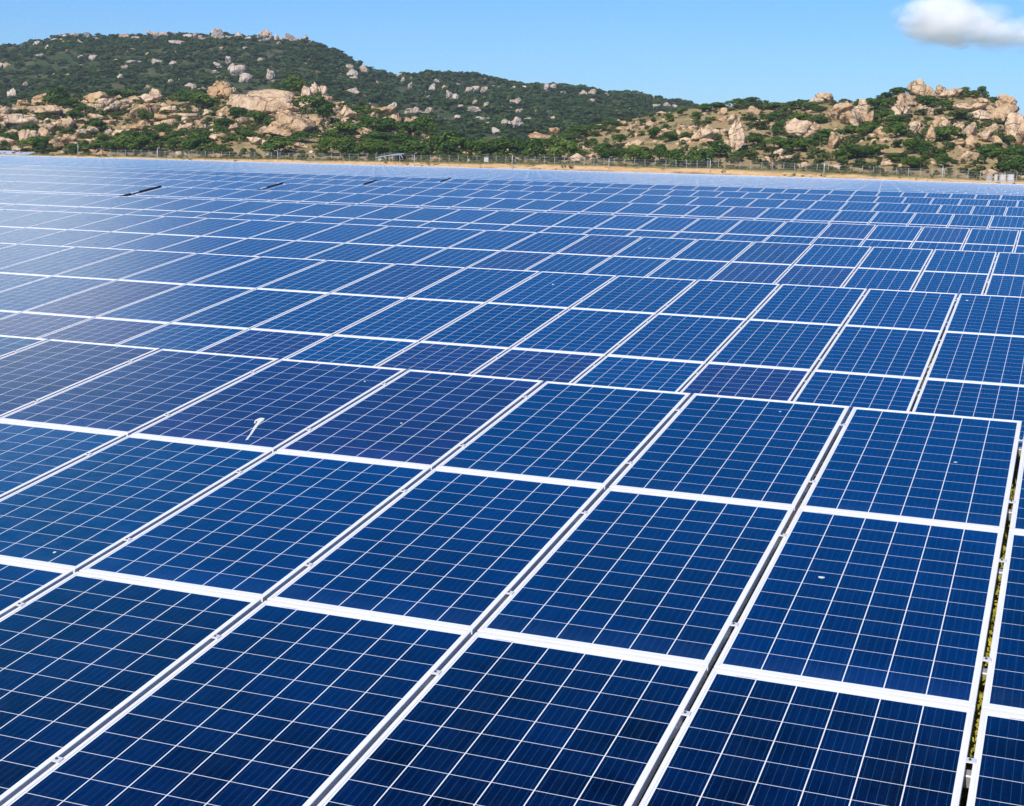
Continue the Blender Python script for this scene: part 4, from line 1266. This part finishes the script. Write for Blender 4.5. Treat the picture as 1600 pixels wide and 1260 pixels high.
DC = 3200.0
sc_ = DC / F
dd_ = ray(1484, 40); dd_ = dd_ / np.linalg.norm(dd_)
pc_ = CAM + dd_ * DC
g = random.Random(23)
bm = bmesh.new()
PUFFS = [(-18, 4, 34, 30, 44), (-46, 0, 20, 28, 26), (20, 0, 34, 26, 36), (-6, 26, 34, 18, 20), (62, -12, 36, 16, 26), (110, -18, 42, 12, 30), (150, -6, 36, 20, 38), (190, 6, 40, 26, 36), (30, -22, 60, 8, 22)]
for cx_, cz_, sx0, sz0, n_ in PUFFS:
    for _ in range(max(5, n_ // 2)):
        r_ = g.uniform(0.65, 1.05) * min(sx0, sz0 * 1.6)
        q = bmesh.ops.create_icosphere(bm, subdivisions=4, radius=r_ * sc_)
        bmesh.ops.scale(bm, vec=(g.uniform(1.0, 1.5), 1.0, g.uniform(0.7, 0.95)), verts=q['verts'])
        bmesh.ops.translate(bm, vec=((cx_ + g.gauss(0, 0.42) * sx0) * sc_, g.uniform(-50, 50), (cz_ + g.gauss(0, 0.34) * sz0) * sc_), verts=q['verts'])
oc = link('cloud', bm_mesh('cloud', bm, [cloud_material()], True), None, tuple(pc_), (0, 0, -math.atan2(dd_[0], dd_[1])))
tag(oc, 'soft white puffy cloud in the upper right of the sky', 'cloud')

# ------------------------------------------------------------------ light and sky
SUN_AZ, SUN_EL = R(-173), R(45)          # bearing from +Y towards +X, height
sl = bpy.data.lights.new('sun', 'SUN')
sl.energy = 4.6; sl.angle = R(0.5); sl.color = (1.0, 0.93, 0.82)
so = bpy.data.objects.new('sun', sl); COL.objects.link(so)
dv = Vector((math.sin(SUN_AZ) * math.cos(SUN_EL), math.cos(SUN_AZ) * math.cos(SUN_EL), math.sin(SUN_EL)))
so.rotation_euler = dv.to_track_quat('Z', 'Y').to_euler()

wd_ = bpy.data.worlds.new('World'); S.world = wd_
wd_.use_nodes = True
nt = wd_.node_tree; nt.nodes.clear()
wo = nt.nodes.new('ShaderNodeOutputWorld'); bg = nt.nodes.new('ShaderNodeBackground')
sky = nt.nodes.new('ShaderNodeTexSky'); sky.sky_type = 'NISHITA'
sky.sun_disc = False; sky.sun_elevation = SUN_EL; sky.sun_rotation = SUN_AZ
sky.altitude = 0; sky.air_density = 1.0; sky.dust_density = 0.3; sky.ozone_density = 3.0
bg.inputs[1].default_value = 0.13
tn_ = nt.nodes.new('ShaderNodeMix'); tn_.data_type = 'RGBA'; tn_.blend_type = 'MULTIPLY'; tn_.inputs[0].default_value = 1.0
tc_ = nt.nodes.new('ShaderNodeTexCoord'); sx_ = nt.nodes.new('ShaderNodeSeparateXYZ'); nt.links.new(tc_.outputs['Generated'], sx_.inputs[0])


def wm(op, a, b=None, clamp=False):
    q = nt.nodes.new('ShaderNodeMath'); q.operation = op; q.use_clamp = clamp
    for i_, v_ in enumerate((a, b)):
        if v_ is None: continue
        if isinstance(v_, bpy.types.NodeSocket): nt.links.new(v_, q.inputs[i_])
        else: q.inputs[i_].default_value = v_
    return q.outputs[0]


def wr(v, a, b):
    q = nt.nodes.new('ShaderNodeMapRange'); q.interpolation_type = 'SMOOTHSTEP'; nt.links.new(v, q.inputs[0])
    q.inputs[1].default_value = min(a, b); q.inputs[2].default_value = max(a, b)
    q.inputs[3].default_value = 0.0 if a < b else 1.0; q.inputs[4].default_value = 1.0 if a < b else 0.0
    return q.outputs[0]


zr_ = nt.nodes.new('ShaderNodeValToRGB'); zr_.color_ramp.elements.new(0.5); zr_.color_ramp.elements.new(0.7)
for el_, (p_, c_) in zip(zr_.color_ramp.elements, ((0.0, (0.43, 0.635, 1.00)), (0.09, (0.35, 0.615, 1.00)), (0.20, (0.09, 0.64, 1.10)), (0.62, (0.01, 0.22, 0.66)))):
    el_.position = p_; el_.color = (c_[0] / 1.25, c_[1] / 1.25, c_[2] / 1.25, 1)
nt.links.new(sx_.outputs[2], zr_.inputs[0]); nt.links.new(zr_.outputs[0], tn_.inputs[7])
# white cloud: a bank beyond the frame to the west and an unseen low band added to whiten the far rows, both mirrored in the glass
az_ = wm('ARCTAN2', sx_.outputs[0], sx_.outputs[1])
el_ = wm('ARCSINE', sx_.outputs[2])
cn_ = nt.nodes.new('ShaderNodeTexNoise'); cn_.inputs['Scale'].default_value = 7.0; cn_.inputs['Detail'].default_value = 5.0
nt.links.new(tc_.outputs['Generated'], cn_.inputs['Vector'])
bank = wm('MULTIPLY', wm('MULTIPLY', wr(az_, R(-30.5), R(-39)), wr(az_, R(-110), R(-95))), wm('MULTIPLY', wr(el_, R(8), R(12)), wr(el_, R(22), R(15.5))))
eln = wm('ADD', el_, wm('MULTIPLY', wm('SUBTRACT', cn_.outputs[0], 0.5), R(9)))
band = wm('MULTIPLY', wm('MULTIPLY', wm('MULTIPLY', wr(eln, R(6.2), R(9)), wr(el_, R(5.9), R(7.0))), wr(eln, R(13), R(10))), wm('MULTIPLY', wr(az_, R(-100), R(-80)), wr(az_, R(60), R(35))))
cl_ = wm('MULTIPLY', wm('MAXIMUM', bank, wm('MULTIPLY', band, 0.75)), wr(cn_.outputs[0], 0.30, 0.52))
cm_ = nt.nodes.new('ShaderNodeMix'); cm_.data_type = 'RGBA'
sc2_ = nt.nodes.new('ShaderNodeVectorMath'); sc2_.operation = 'SCALE'; sc2_.inputs['Scale'].default_value = 1.25
nt.links.new(tn_.outputs[2], sc2_.inputs[0]); nt.links.new(sc2_.outputs[0], cm_.inputs[6]); nt.links.new(cl_, cm_.inputs[0])
cm_.inputs[7].default_value = (9.9, 10.5, 11.4, 1)
nt.links.new(sky.outputs[0], tn_.inputs[6]); nt.links.new(cm_.outputs[2], bg.inputs[0]); nt.links.new(bg.outputs[0], wo.inputs[0])

S.render.engine = 'CYCLES'
S.cycles.max_bounces = 6; S.cycles.diffuse_bounces = 2; S.cycles.glossy_bounces = 2
S.cycles.transparent_max_bounces = 96; S.cycles.transmission_bounces = 2; S.cycles.volume_bounces = 1
S.cycles.use_denoising = True
S.cycles.denoising_input_passes = 'RGB'
S.cycles.denoiser = 'OPENIMAGEDENOISE'
S.view_settings.view_transform = 'Standard'
S.view_settings.look = 'None'
S.view_settings.exposure = 0.15
S.view_settings.gamma = 1.0
